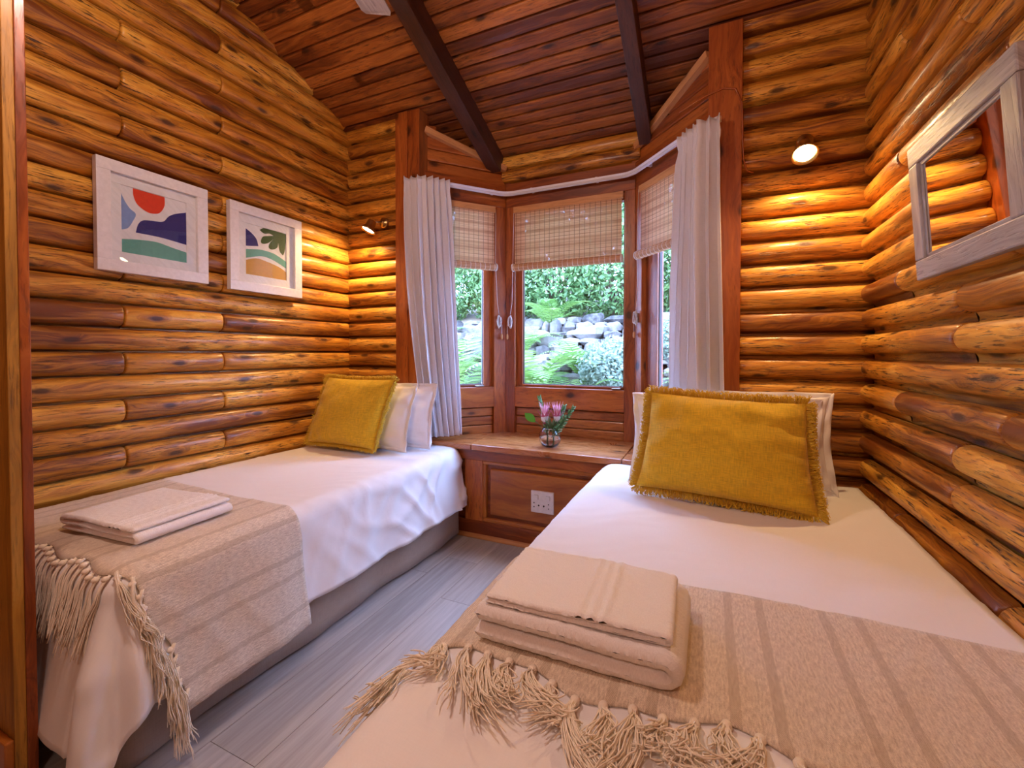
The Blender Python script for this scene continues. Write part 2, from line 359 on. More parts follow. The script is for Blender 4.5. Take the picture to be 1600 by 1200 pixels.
# left wall: its courses stop at the slope of the ceiling
mb = MB(); P = .1003; k0 = 1.0-10*P
i = 0; z = k0
while z < 3.5:
    ylo, yhi = YF-.02, YB+.02
    if z+P*.5 > ceil_z(YB):
        yy = 2.28-(z+P*.3-2.605)/.41; yhi = min(yhi, yy+.12)
        ylo = max(ylo, -(yy+.1)) if z > 3.0 else ylo
    if yhi-ylo > .2:
        js = [1.012, 1.425, -.1] if i % 2 == 0 else ([-.55] if i % 4 == 1 else [-.3])
        log_run(mb, (XL, ylo), (0, 1), (1, 0), yhi-ylo, z, P, [j-ylo for j in js], recess=.009)
    z += P; i += 1
struct(mb, 'wall_left', M['log'], angle=50)
mb = MB(); P = .1045; k0 = .971-9*P-.0; i = 0; z = k0-.03
z = .971-10*P
while z < 3.5:
    ylo, yhi = YF-.02, YB-.020
    if z+P*.5 > ceil_z(YB):
        yy = 2.28-(z+P*.3-2.605)/.41; yhi = min(yhi, yy+.12)
    if yhi-ylo > .2 and z > -.12:
        js = [(1.51, .75), (1.9, 1.3), (.35,), (1.51, .2)][i % 4]
        log_run(mb, (XR, ylo), (0, 1), (-1, 0), yhi-ylo, z, P, [j-ylo for j in js], bulge=.044, recess=.024, rd=-.008, pw=.9)
    z += P; i += 1
struct(mb, 'wall_right', M['log'], angle=50)
mb = MB(); i = 0; z = 1.0-10*.1012
while z < 2.62:
    log_run(mb, (XL-.02, YB), (1, 0), (0, -1), (-1.80)-(XL-.02), z, .1012, []); z += .1012
i = 0; z = .971-10*.1052
while z < 2.62:
    if z > -.12: log_run(mb, (.125, YB), (1, 0), (0, -1), XR+.02-.125, z, .1052, [], bulge=.038, recess=.018, rd=-.016, pw=.88)
    z += .1052
struct(mb, 'wall_back', M['log'], angle=50)
mb = MB(); z = 0
while z < 3.0:
    log_run(mb, (XL-.02, YF), (1, 0), (0, 1), XR-XL+.04, z, .104, [1.4] if int(z*10) % 2 else []); z += .104
struct(mb, 'wall_front', M['log'], angle=50)

# ceiling of grooved boards following both slopes
mb = MB(); pitch = .066; sl = Vector((0, 1, -.41)); ln = sl.length; nn = Vector((0, -.41, -1)).normalized()
def ceil_boards(y0, y1, sgn):
    n_ = int((y1-y0)/pitch)
    for k in range(n_):
        ya = y0+k*pitch
        for (xa, xb) in ((XL-.1, -1.33-.6+random.random()*.1), (-1.93+.0, .72)) if k % 3 == 0 else ((XL-.1, .72),):
            r = random.random(); off = random.random()*4; vs = []; gs = []
            for x in (xa, xb):
                for (t, dp) in ((0, -.016), (.045, -.012), (.07, -.002), (.14, .001), (.5, .003), (.86, .001), (.93, -.002), (.955, -.012), (1, -.016), (1, -.035), (0, -.035)):
                    y = ya+t*pitch; yc = y if sgn > 0 else -y
                    q = Vector((x, yc, ceil_z(abs(y)) if sgn > 0 else ceil_z(abs(y)))) ; nv = Vector((0, nn.y*sgn, nn.z))
                    vs.append(q+nv*dp); gs.append((x+off, t*pitch*1.08, r))
            m = 11
            mb.add(vs, [(j, j+1, m+j+1, m+j) for j in range(m-1)]+[(m-1, 0, m, 2*m-1), tuple(range(m)), tuple(range(m, 2*m))], gs)
ceil_boards(0, 2.80, 1); ceil_boards(0, 1.45, -1)
struct(mb, 'ceiling', M['ceil'], smooth=False)
# rafters and a ridge beam (structure of the ceiling)
def rafter(x, wdt, n):
    mb = MB(); L = 2.72*math.sqrt(1+.41**2); a = Vector((x, 0, ceil_z(0.0001))); b = Vector((x, 2.70, ceil_z(2.70)))
    c = (a+b)/2+nn*.060; dd = (b-a).normalized()
    mb.box(c, [dd, (1, 0, 0), nn], [(b-a).length/2+.0, wdt/2, .066])
    struct(mb, 'trim_%d' % n, M['beam'], smooth=False, bevel=.004)
rafter(-1.33, .088, 1); rafter(-.348, .072, 2)
mb = MB(); mb.abox((XL, -.05, ceil_z(0)-.16), (XR, .05, ceil_z(0)-.02)); struct(mb, 'trim_3', M['beam'], smooth=False, bevel=.004)

# floor boards running towards the window
mb = MB(); x = -2.4
while x < .8:
    y = YF-.1-random.random()*.6
    while y < 2.4:
        L = 1.22; r = random.random(); o_ = random.random()*9
        x0, x1, y0, y1 = x+.0008, x+.187-.0008, y+.0008, y+L-.0008
        mb.add([(x0, y0, 0), (x1, y0, 0), (x1, y1, 0), (x0, y1, 0), (x0, y0, -.012), (x1, y0, -.012), (x1, y1, -.012), (x0, y1, -.012)],
               [(0, 1, 2, 3), (0, 4, 5, 1), (1, 5, 6, 2), (2, 6, 7, 3), (3, 7, 4, 0)],
               [(y0+o_, x0, r), (y0+o_, x1, r), (y1+o_, x1, r), (y1+o_, x0, r)]*2)
        y += L
    x += .187
mb.abox((-2.5, YF-.2, -.06), (.8, 2.9, -.011), 1)
struct(mb, 'floor', M['floor'], smooth=False, recalc=False)

# posts at the bay mouth
mb = MB(); mb.abox((-1.813, 2.215, 0), (-1.722, 2.33, 2.60), 2, .3); mb.abox((-1.722, 2.222, 0), (-1.634, 2.33, 2.60), 2, .7)
struct(mb, 'trim_4', M['trim'], smooth=False, bevel=.003)
mb = MB(); mb.abox((-.013, 2.222, 0), (.128, 2.33, 2.60), 2, .45)
struct(mb, 'trim_5', M['trim'], smooth=False, bevel=.003)
# end board of the partition at the left edge, with skirting
mb = MB(); mb.abox((-2.28, .470, 0), (-1.585, .492, 3.2), 2, .35); struct(mb, 'trim_6', M['yellowpost'], smooth=False, bevel=.002)
mb = MB(); mb.abox((-2.28, .492, 0), (-1.583, .512, 3.2), 2, .35); struct(mb, 'trim_7', M['trim'], smooth=False, bevel=.002)
mb = MB(); mb.abox((-2.28, .452, 0), (-1.585, .470, .125), 0, .35); struct(mb, 'baseboard_left', M['panel'], smooth=False, bevel=.004)

# ---------------------------------------------------------------- the bay
class Fr:
    """a wall frame: t along, z up, d inward"""
    def __init__(s, A, B):
        s.A = Vector((*A, 0)); v = Vector((*B, 0))-s.A; s.W = v.length; s.t = v.normalized(); s.n = Vector((s.t.y, -s.t.x, 0))
    def P(s, t, z, d=0): return s.A+s.t*t+s.n*d+Vector((0, 0, z))
    def box(s, mb, t0, t1, z0, z1, d0, d1, g='t', r=None, m=0):
        ax = [s.t, Vector((0, 0, 1)), s.n]; h = [(t1-t0)/2, (z1-z0)/2, (d1-d0)/2]; c = s.P((t0+t1)/2, (z0+z1)/2, (d0+d1)/2)
        if g == 'z': ax = [ax[1], ax[0], ax[2]]; h = [h[1], h[0], h[2]]
        mb.box(c, ax, h, r, m)
FC = Fr((-1.27, 2.70), (-.41, 2.70)); FL = Fr((-1.634, 2.28), (-1.27, 2.70)); FR = Fr((-.41, 2.70), (-.013, 2.28))
ZH0, ZH1, ZG, ZS0 = 2.085, 2.245, .888, .735
def bay_window(F, n, s0, s1, g0, g1):
    """s0,s1 inner edges of the stiles, g0,g1 edges of the glass"""
    mb = MB()
    F.box(mb, 0, s0, .0, ZH0, -.10, 0, 'z'); F.box(mb, s1, F.W, .0, ZH0, -.10, 0, 'z')
    F.box(mb, 0, F.W, ZH0, ZH1, -.10, .0, 't')
    F.box(mb, s0, s1, ZS0, ZG-.018, -.10, .0, 't')
    w_ = struct(mb, 'window_%d' % n, M['trim'], smooth=False, bevel=.003)
    mb = MB()
    F.box(mb, s0, g0, ZG-.018, ZH0, -.075, -.032, 'z'); F.box(mb, g1, s1, ZG-.018, ZH0, -.075, -.032, 'z')
    F.box(mb, g0, g1, ZG-.018, ZG, -.075, -.028, 't'); F.box(mb, g0, g1, 2.04, ZH0, -.075, -.032, 't')
    sash = mb.build('sash', M['trim'], w_, smooth=False, bevel=.002)
    mb = MB(); e = .004
    for (a, b, c, d) in ((g0, g0+e, ZG, 2.04), (g1-e, g1, ZG, 2.04), (g0, g1, ZG, ZG+e)): F.box(mb, a, b, c, d, -.062, -.046)
    mb.build('seal', M['seal'], w_, smooth=False)
    mb = MB(); F.box(mb, g0, g1, ZG, 2.045, -.060, -.056); mb.build('glass', M['pane'], w_, smooth=False)
    # latch
    mb = MB(); tm = g1-.03 if n != 3 else g0+.03
    F.box(mb, tm-.035, tm+.02, ZG-.012, ZG-.006, -.03, .004); F.box(mb, tm+.012, tm+.02, ZG-.012, ZG+.012, -.03, -.018)
    mb.build('window_stay', M['steel'], w_, smooth=False, bevel=.001)
    return w_
bay_window(FC, 1, .068, .798, .110, .788)
bay_window(FL, 2, .075, .468, .12, .405)
bay_window(FR, 3, .065, .47, .168, .44)
# pale casement strips beside the middle pane are the sash edge itself
mb = MB()
for F, a, b in ((FC, .068, .798), (FL, .075, .468), (FR, .065, .47)):
    zz = .552
    for k in range(3):
        r = random.random(); h = (ZS0-.556)/3; pr = []
        F.box(mb, a, b, zz+.002, zz+h-.002, -.055, -.022, 't', r); zz += h
    F.box(mb, a, b, .0, ZS0, -.09, -.055, 't')
struct(mb, 'wall_bay', M['slat'], smooth=False, bevel=.006)
mb = MB()
for F in (FL, FR):                                                  # boards over the side windows, up to the slope
    for k in range(4):
        z0, z1 = ZH1+k*.075, ZH1+(k+1)*.075-.003
        zc = ceil_z(2.70)+.0
        ta, tb = 0, F.W
        if z1 > 2.36:
            full = F.W*min(1, max(0, (2.515-(z0+z1)/2)/(2.515-2.36))); 
            ta, tb = (0, max(.08, full)) if F is FL else (F.W-max(.08, full), F.W)
        F.box(mb, ta, tb, z0, z1, -.06, -.018, 't')
struct(mb, 'wall_bay_sides', M['trim'], smooth=False, bevel=.008)
mb = MB()                                                           # dark closing boards behind the slope
for F in (FL, FR, FC): F.box(mb, -.05, F.W+.05, 2.2, 2.62, -.16, -.11, 't')
for (x, y) in ((-1.29, 2.745), (-.39, 2.745), (-1.70, 2.30), (.055, 2.30)): mb.abox((x-.045, y-.028, .0), (x+.045, y+.05, 2.6), 2)
struct(mb, 'wall_bay_outer', M['trim'], smooth=False)
mb = MB()
for k, z in enumerate((ZH1+.002, ZH1+.095)): log_run(mb, (-1.30, 2.72), (1, 0), (0, -1), .92, z, .095, [], bulge=.035)
struct(mb, 'wall_bay_top', M['log'], angle=50)
def batten(F, za, zb, n):
    mb = MB(); a = F.P(0, za, .0); b = F.P(F.W, zb, .0); d = (b-a).normalized(); up = F.n.cross(d); up = up if up.z > 0 else -up
    mb.box((a+b)/2+F.n*-.002, [d, up, F.n], [(b-a).length/2, .019, .018]); struct(mb, 'trim_%d' % n, M['pale'], smooth=False, bevel=.002)
batten(FL, 2.497, 2.345, 8); batten(FR, 2.335, 2.515, 9)

# window seat: a cupboard front, two-board top following the bay
mb = MB()
mb.abox((-1.634, 2.285, .0), (-.013, 2.300, .52), 0)
mb.abox((-1.634, 2.262, .462), (-.013, 2.287, .524), 0, .2); mb.abox((-1.634, 2.262, .0), (-.013, 2.287, .10), 0, .75)
mb.abox((-1.335, 2.262, .10), (-1.215, 2.287, .462), 2, .85); mb.abox((-.30, 2.262, .10), (-.20, 2.287, .462), 2, .4); mb.abox((-1.634, 2.262, .10), (-1.55, 2.287, .462), 2, .4)
seat = mb.build('window_seat', M['trim'], smooth=False, bevel=.003)
tag(seat, 'built-in wooden window seat with a panelled front below the bay window', 'window seat')
mb = MB(); mb.abox((-1.17, 2.268, .145), (-.345, 2.290, .418), 0, .1); mb.build('front_panel', M['panel'], seat, smooth=False, bevel=.008)
mb = MB()
for (a, b, c, d, g) in ((-1.215, -.30, .440, .462, 0), (-1.215, -.30, .10, .122, 0), (-1.215, -1.193, .122, .440, 2), (-.322, -.30, .122, .440, 2)): mb.abox((a, 2.264, c), (b, 2.290, d), g)
mb.build('moulding', M['panel'], seat, smooth=False, bevel=.006)
mb = MB()
def slab(pts, z0, z1, r, ang):
    n_ = len(pts); c, s_ = math.cos(ang), math.sin(ang)
    vs = [(x, y, z0) for x, y in pts]+[(x, y, z1) for x, y in pts]
    gs = [(x*c+y*s_, y*c-x*s_+z*1.0, r) for x, y, z in vs]
    mb.add(vs, [tuple(range(n_)), tuple(range(n_, 2*n_))]+[(i, (i+1) % n_, n_+(i+1) % n_, n_+i) for i in range(n_)], gs)
slab([(-1.283, 2.245), (-.405, 2.245), (-.405, 2.50), (-.40, 2.735), (-1.28, 2.735), (-1.34, 2.60)], .522, .556, .31, 0)
slab([(-1.66, 2.245), (-1.286, 2.245), (-1.343, 2.60), (-1.30, 2.735), (-1.66, 2.36)], .521, .555, .82, .5)
slab([(-.401, 2.245), (.0, 2.245), (.0, 2.34), (-.37, 2.735), (-.396, 2.735)], .521, .555, .13, -.5)
mb.build('seat_board', M['seat'], seat, smooth=False, bevel=.004)
mb = MB(); mb.tube([(-1.62, 2.258, .008), (-.1, 2.258, .008)], .016, 10); mb.build('kick_moulding', M['pale'], seat)

# ---------------------------------------------------------------- power socket in the cupboard front
sk = empty('power_socket', (-.838, 2.268, .27)); tag(sk, 'white double power socket with switches on the window seat front', 'socket')
mb = MB(); mb.abox((-.905, 2.256, .208), (-.771, 2.2685, .330)); mb.build('face_plate', M['plastic'], sk, smooth=False, bevel=.003)
for x in (-.872, -.804):
    mb = MB(); mb.abox((x-.012, 2.251, .283), (x+.012, 2.258, .308)); mb.build('switch', M['white'], sk, smooth=False, bevel=.002)
for x, z in ((-.886, .262), (-.886, .240), (-.858, .250), (-.828, .249), (-.800, .262), (-.800, .238)):
    q = .0048 if x in (-.858, -.828) else .0032
    mb = MB(); mb.lathe([(q, 0), (q, .002)], (x, 2.2565, z), (0, -1, 0), 12); mb.build('socket_hole', M['dark'], sk)

# ---------------------------------------------------------------- bamboo blinds
def blind(F, t0, t1, d, label):
    e = empty('bamboo_blind', F.P((t0+t1)/2, ZH0-.02, d)); tag(e, label, 'blind', 'bamboo blinds in the bay')
    zt, zb = 2.072, 1.668
    mb = MB(); F.box(mb, t0-.008, t1+.008, zt-.035, zt+.004, d-.006, d+.014, 't', .3); mb.build('head_batten', M['pale'], e, smooth=False, bevel=.002)
    mb = MB(); nu, nv = 40, 30
    def fn(i, j):
        t = t0+(t1-t0)*i/(nu-1); z = zt-.03+(zb-zt+.03)*j/(nv-1)
        return F.P(t, z, d+.004+.002*nz(t*6, z*5, d)), (t, z, 0)
    mb.grid(nu, nv, fn); mb.build('slat_sheet', M['blind'], e, recalc=False)
    mb = MB(); n_ = 40; nu = 14; rr = .024; vs = []; 
    def fr(i, j):
        th = 2*math.pi*i/nu; t = t0-.004+(t1-t0+.008)*j/(n_-1); r_ = rr*(1+.05*math.sin(t*190))
        return F.P(t, zb+.002+r_*math.sin(th), d+.022+r_*math.cos(th)), (t, th*rr, 0)
    mb.grid(nu, n_, fr, closed_u=True); roll = mb.build('rolled_bottom', M['blindroll'], e, recalc=True)
    for t in (t0-.004, t1+.004):
        mb = MB(); mb.lathe([(.024, -.006), (.026, -.003), (.026, .003), (.024, .006)], F.P(t, zb+.002, d+.022), F.t, 18); mb.build('roll_end', M['cord'], e)
    return e
b1 = blind(FC, .074, .782, .012, 'wide bamboo blind half rolled down over the middle window')
b2 = blind(FL, .13, .463, .012, 'narrow bamboo blind over the left side window beside the left curtain')
b3 = blind(FR, .073, .46, .012, 'bamboo blind over the right side window, partly behind the right curtain')
def cordset(e, F, t, zb, tl):
    mb = MB(); base = F.P(t, 2.06, .018)
    mb.tube([base, F.P(t-.004, 1.7, .022), F.P(t-.012*tl, 1.43, .012), F.P(t-.02*tl, zb+.05, .016)], .0016, 5)
    for k in range(5):
        ph = k*1.3; c = F.P(t-.018*tl, zb, .018+.003*k)
        mb.tube([c+F.t*(.010+.002*k)*math.cos(a)+Vector((0, 0, (.045-.003*k)*math.sin(a)))+F.n*.004*math.sin(2*a+ph) for a in [2*math.pi*q/14 for q in range(15)]], .0016, 5)
    mb.tube([F.P(t-.02*tl, zb-.02, .02), F.P(t-.035*tl, zb-.02, .022), F.P(t-.036*tl, zb-.085, .018)], .0014, 5)
    mb.build('pull_cord', M['cord'], e)
    mb = MB(); mb.lathe([(.003, 0), (.007, -.012), (.0075, -.03), (.004, -.04)], F.P(t-.036*tl, zb-.08, .018), (0, 0, 1), 10); mb.build('cord_weight', M['beadwood'], e)
    mb = MB(); F.box(mb, t-.018*tl-.005, t-.018*tl+.005, zb-.028, zb+.028, .0, .012); F.box(mb, t-.018*tl-.004, t-.018*tl+.004, zb-.045, zb+.045, .012, .016); mb.build('cord_cleat', M['steel'], e, smooth=False, bevel=.001)
cordset(b1, FC, .066, 1.31, 1.3); cordset(b2, FL, .474, 1.31, -1.2); cordset(b3, FR, .055, 1.31, 1.0)

# ---------------------------------------------------------------- curtain rail and curtains
def rounded(pts, r=.12, n=8):
    out = [Vector(pts[0])]
    for a, b, c in zip(pts[:-2], pts[1:-1], pts[2:]):
        a, b, c = Vector(a), Vector(b), Vector(c); p = b+(a-b).normalized()*r; q = b+(c-b).normalized()*r
        for k in range(n+1):
            t = k/n; out.append(p*(1-t)**2+b*2*t*(1-t)+q*t*t)
    out.append(Vector(pts[-1])); return out
RZ = 2.160; off = .045
railp = rounded([(-1.68, 2.195, RZ), (-1.60, 2.245, RZ), (-1.27+.02, 2.70-off*.95, RZ), (-.41-.02, 2.70-off*.95, RZ), (-.055, 2.245, RZ), (.04, 2.195, RZ)], .06)
rl = empty('curtain_rail', (-.84, 2.65, RZ)); tag(rl, 'white curtain rail curving round the head of the bay window', 'curtain rail')
mb = MB(); n_ = len(railp)
vs = []; gs = []
for i, p in enumerate(railp):
    t = (railp[min(i+1, n_-1)]-railp[max(i-1, 0)]).normalized(); s_ = Vector((t.y, -t.x, 0))
    for a, b in ((-.006, -.014), (.008, -.014), (.008, -.004), (.005, 0), (.008, .004), (.008, .013), (-.006, .013)):
        vs.append(p+s_*a+Vector((0, 0, b))); gs.append((i*.05, a+b, .5))
mb.add(vs, [(i*7+k, i*7+(k+1) % 7, (i+1)*7+(k+1) % 7, (i+1)*7+k) for i in range(n_-1) for k in range(7)]+[tuple(range(7)), tuple(range((n_-1)*7, n_*7))], gs)
mb.build('rail_track', M['rail'], rl, angle=40)
for (F, t) in ((FC, .2), (FC, .63), (FL, .45), (FR, .15)):
    mb = MB(); F.box(mb, t-.008, t+.008, RZ-.004, RZ+.020, -.002, off-.004); mb.build('bracket', M['rail'], rl, smooth=False, bevel=.002)
def polyat(pts, s):
    L = [0]
    for a, b in zip(pts[:-1], pts[1:]): L.append(L[-1]+(Vector(b)-Vector(a)).length)
    x = s*L[-1]
    for i in range(len(pts)-1):
        if x <= L[i+1] or i == len(pts)-2:
            k = (x-L[i])/(L[i+1]-L[i]); return Vector(pts[i]).lerp(Vector(pts[i+1]), k)
def curtain(top, mid, bot, nf, label, amp=(.019, .027, .031), ph=0.0, hem_drop=0):
    e = empty('curtain', Vector(polyat(top, .5))); tag(e, label, 'curtain')
    mb = MB(); nu, nv = nf*16+1, 60
    def pos(s, v):
        T, Md, B = polyat(top, s), polyat(mid, s), polyat(bot, s)
        p = T.lerp(Md, v/.5) if v < .5 else Md.lerp(B, (v-.5)/.5)
        # smooth the bend
        q = T*(1-v)**2+(Md*2-(T+B)*.5)*2*v*(1-v)+B*v*v
        return p.lerp(q, .85)
    def fn(i, j):
        s = i/(nu-1); v = j/(nv-1); e1 = 1e-3
        p = pos(s, v); t = (pos(min(1, s+.01), v)-pos(max(0, s-.01), v)); t.z = 0; t = t.normalized(); nrm = Vector((t.y, -t.x, 0))
        a = amp[0]+(amp[1]-amp[0])*min(1, v*2.5)+(amp[2]-amp[1])*max(0, v-.4)/.6
        th = 2*math.pi*nf*s+ph+.9*nz(s*3, v*1.4, ph)*min(1, v*3)
        w_ = math.sin(th); w_ = (abs(w_)**.75)*(1 if w_ > 0 else -1)
        # pinch pleats near the top: tight folds below a fanned heading
        pinch = math.exp(-((v-.055)/.022)**2)
        a *= (1-.45*pinch)*(1+.35*nz(s*7, 1.7, ph))
        p = p+nrm*(a*w_+.010*nz(s*5+ph, v*2.2)+.003*nz(s*14, v*11))+t*(.006*math.sin(2*th)*(1-pinch))
        if v < .01: p.z += .004*math.sin(th*1.0+.6)
        if v > .99: p.z += .002*math.sin(th)
        return p, (s*nf*.11, p.z, 0)
    mb.grid(nu, nv, fn); c = mb.build('curtain_cloth', M['curtain'], e, recalc=False, solid=.0022)
    return e
curtain([(-1.69, 2.150, 2.155), (-1.59, 2.180, 2.165), (-1.490, 2.325, 2.174)], [(-1.665, 2.150, 1.45), (-1.58, 2.185, 1.42), (-1.445, 2.335, 1.42)],
        [(-1.58, 2.20, .585), (-1.50, 2.25, .585), (-1.415, 2.355, .585)], 7, 'white pinch-pleated curtain drawn to the left of the bay behind the left bed', ph=.4)
curtain([(-.135, 2.325, 2.172), (-.04, 2.180, 2.162), (.043, 2.155, 2.155)], [(-.155, 2.33, 1.42), (-.04, 2.175, 1.42), (.060, 2.15, 1.42)],
        [(-.17, 2.335, .60), (-.05, 2.175, .60), (.083, 2.15, .60)], 6, 'white pinch-pleated curtain at the right side of the bay behind the right bed', amp=(.020, .028, .034), ph=2.2)

# ---------------------------------------------------------------- wall spot lamps
def wall_lamp(base, head, face_dir, label):
    e = empty('wall_spot_lamp', base); tag(e, label, 'lamp')
    base = Vector(base); head = Vector(head); fd = Vector(face_dir).normalized()
    mb = MB(); mb.lathe([(.032, 0), (.034, .004), (.033, .016), (.028, .020), (.010, .022), (.010, .03)], base, (0, -1, 0), 28); mb.build('wall_mount', M['brass'], e)
    back = head-fd*.05
    mb = MB(); mb.tube([base+Vector((0, -.024, 0)), base.lerp(back, .5)+Vector((0, -.012, .0)), back-fd*.006], .0055, 8); mb.lathe([(.010, -.008), (.012, 0), (.010, .008)], back-fd*.004, fd.orthogonal(), 12); mb.build('lamp_arm', M['steel'], e)
    mb = MB(); mb.lathe([(.014, -.062), (.026, -.058), (.030, -.045), (.031, -.016), (.046, .0), (.050, .012), (.047, .014), (.041, .008), (.037, .002)], head, fd, 28); sh = mb.build('lamp_head', M['brass'], e)
    mb = MB(); mb.lathe([(.0, .005), (.024, .0055), (.0368, .006), (.0368, .002), (0, .001)], head, fd, 24); mb.build('bulb', M['bulb'], e)
dl = Vector((-.25, -.30, -.85)).normalized(); dr = Vector((-.02, -.52, -.80)).normalized()
wall_lamp((-1.935, 2.262, 1.945), Vector(SPOT_L)-dl*.020, dl, 'small brass wall spotlight with a bright bulb left of the bay window')
wall_lamp((.372, 2.262, 2.015), Vector(SPOT_R)-dr*.020, dr, 'small brass wall spotlight shining on the logs right of the bay window')
# thin lamp cables
mb = MB(); mb.tube([(-.14, 2.23, 2.245), (-.03, 2.218, 2.285), (.05, 2.217, 2.305), (.10, 2.217, 2.29), (.127, 2.217, 2.22), (.134, 2.235, 1.98), (.150, 2.245, 1.925), (.175, 2.250, 1.915)], .0035, 6)
tag(mb.build('lamp_cable', M['trim']), 'thin brown cable looping over the post right of the bay window', 'cable')

# ---------------------------------------------------------------- framed prints on the left wall
def shape2(mb, pts, x, n0=None, m=0, r=.5):
    vs = [(x, a, b) for a, b in pts]; mb.add(vs, [tuple(range(len(pts)))], [(a, b, r) for a, b in pts], m)
def curve_fill(pts, closed=True, k=6):
    out = []; n_ = len(pts)
    for i in range(n_):
        p0, p1, p2, p3 = [Vector((*pts[(i+q) % n_][:2], 0)) for q in (-1, 0, 1, 2)]
        sharp1 = len(pts[i]) > 2; sharp2 = len(pts[(i+1) % n_]) > 2
        m1 = (p2-p1) if sharp1 else (p2-p0)*.5; m2 = (p2-p1) if sharp2 else (p3-p1)*.5
        for j in range(k):
            t = j/k; h = p1*(2*t**3-3*t*t+1)+m1*(t**3-2*t*t+t)+p2*(-2*t**3+3*t*t)+m2*(t**3-t*t); out.append((h.x, h.y))
    return out
def picture(y0, y1, z0, z1, fw, mi, label, arts):
    X = -2.245; e = empty('framed_print', (X, (y0+y1)/2, z0)); tag(e, label, 'picture')
    dp = .030
    mb = MB()
    for (a, b, c, d, g) in ((y0, y1, z1-fw, z1, 1), (y0, y1, z0, z0+fw, 1), (y0, y0+fw, z0+fw, z1-fw, 2), (y1-fw, y1, z0+fw, z1-fw, 2)): mb.abox((X, a, c), (X+dp, b, d), g)
    mb.build('frame', M['white'], e, smooth=False, bevel=.0015)
    iy0, iy1, iz0, iz1 = y0+fw, y1-fw, z0+fw, z1-fw
    ay0, ay1, az0, az1 = iy0+mi, iy1-mi, iz0+mi, iz1-mi
    mb = MB(); xm = X+.014
    for (a, b, c, d) in ((iy0, iy1, az1, iz1), (iy0, iy1, iz0, az0), (iy0, ay0, az0, az1), (ay1, iy1, az0, az1)): mb.abox((X+.010, a, c), (xm, b, d))
    mb.build('mat', M['mat'], e, smooth=False, bevel=.0008)
    mb = MB(); mb.abox((X+.002, iy0, iz0), (X+.010, iy1, iz1)); art = mb.build('print', M['mat'], e, smooth=False)
    cm = {}
    for col, pts in arts:
        if col not in cm: cm[col] = simple('print_ink', col, .6)
        mb = MB(); q = [(ay0+(ay1-ay0)*min(1, max(0, u)), az0+(az1-az0)*min(1, max(0, v))) for u, v in curve_fill(pts)]
        shape2(mb, q, X+.0108); mb.build('printed_shape', cm[col], art, smooth=False)
    mb = MB(); mb.abox((X+.019, iy0-.002, iz0-.002), (X+.0205, iy1+.002, iz1+.002)); mb.build('glazing', M['pane'], e, smooth=False)
RED, NAVY, BLUE, TEAL, GOLD, GRN = (.80, .055, .015), (.030, .026, .20), (.25, .38, .72), (.14, .42, .34), (.62, .33, .06), (.035, .09, .022)
picture(.906, 1.327, 1.432, 1.884, .047, .040, 'larger framed abstract print with a red half-round over navy and teal shapes',
 [(BLUE, [(0.000, 0.882, 1), (0.054, 0.773), (0.123, 0.678), (0.207, 0.612), (0.160, 0.487), (0.104, 0.388), (0.054, 0.351), (0.000, 0.332, 1)]),
  (RED, [(0.169, 0.995, 1), (0.393, 0.994, 1), (0.648, 0.994, 1), (0.644, 0.857), (0.579, 0.737), (0.489, 0.691), (0.373, 0.689), (0.236, 0.763), (0.179, 0.874)]),
  (NAVY, [(0.203, 0.331, 1), (0.236, 0.458), (0.303, 0.538), (0.423, 0.568), (0.611, 0.595), (0.710, 0.704), (0.823, 0.774), (1.000, 0.841, 1), (1.000, 0.301, 1), (0.579, 0.335)]),
  (TEAL, [(0.000, 0.193, 1), (0.255, 0.231), (0.516, 0.248), (0.755, 0.209), (1.000, 0.173, 1), (1.000, 0.000, 1), (0.000, 0.000, 1)])])
picture(1.433, 1.858, 1.424, 1.876, .047, .045, 'smaller-looking framed abstract print with a dark green leaf over yellow and teal shapes',
 [(NAVY, [(0.000, 0.897, 1), (0.134, 0.834), (0.253, 0.736), (0.301, 0.599, 1), (0.134, 0.572), (0.000, 0.552, 1)]),
  (GRN, [(0.329, 0.935, 1), (0.440, 0.998), (0.605, 0.999), (1.000, 0.997, 1), (1.000, 0.834, 1), (0.962, 0.620), (0.917, 0.524, 1), (0.833, 0.597), (0.797, 0.765, 1), (0.761, 0.656), (0.639, 0.598), (0.554, 0.616), (0.571, 0.705), (0.673, 0.821, 1), (0.538, 0.713), (0.408, 0.672), (0.360, 0.704), (0.408, 0.813), (0.538, 0.855), (0.673, 0.890, 1), (0.571, 0.914), (0.440, 0.885)]),
  (TEAL, [(0.000, 0.489, 1), (0.345, 0.538), (0.639, 0.526), (0.815, 0.477), (1.000, 0.405, 1), (1.000, 0.257, 1), (0.815, 0.331), (0.571, 0.399), (0.345, 0.406), (0.000, 0.312, 1)]),
  (GOLD, [(0.000, 0.272, 1), (0.253, 0.347), (0.505, 0.322), (0.815, 0.258), (1.000, 0.178, 1), (1.000, 0.000, 1), (0.000, 0.000, 1)])])

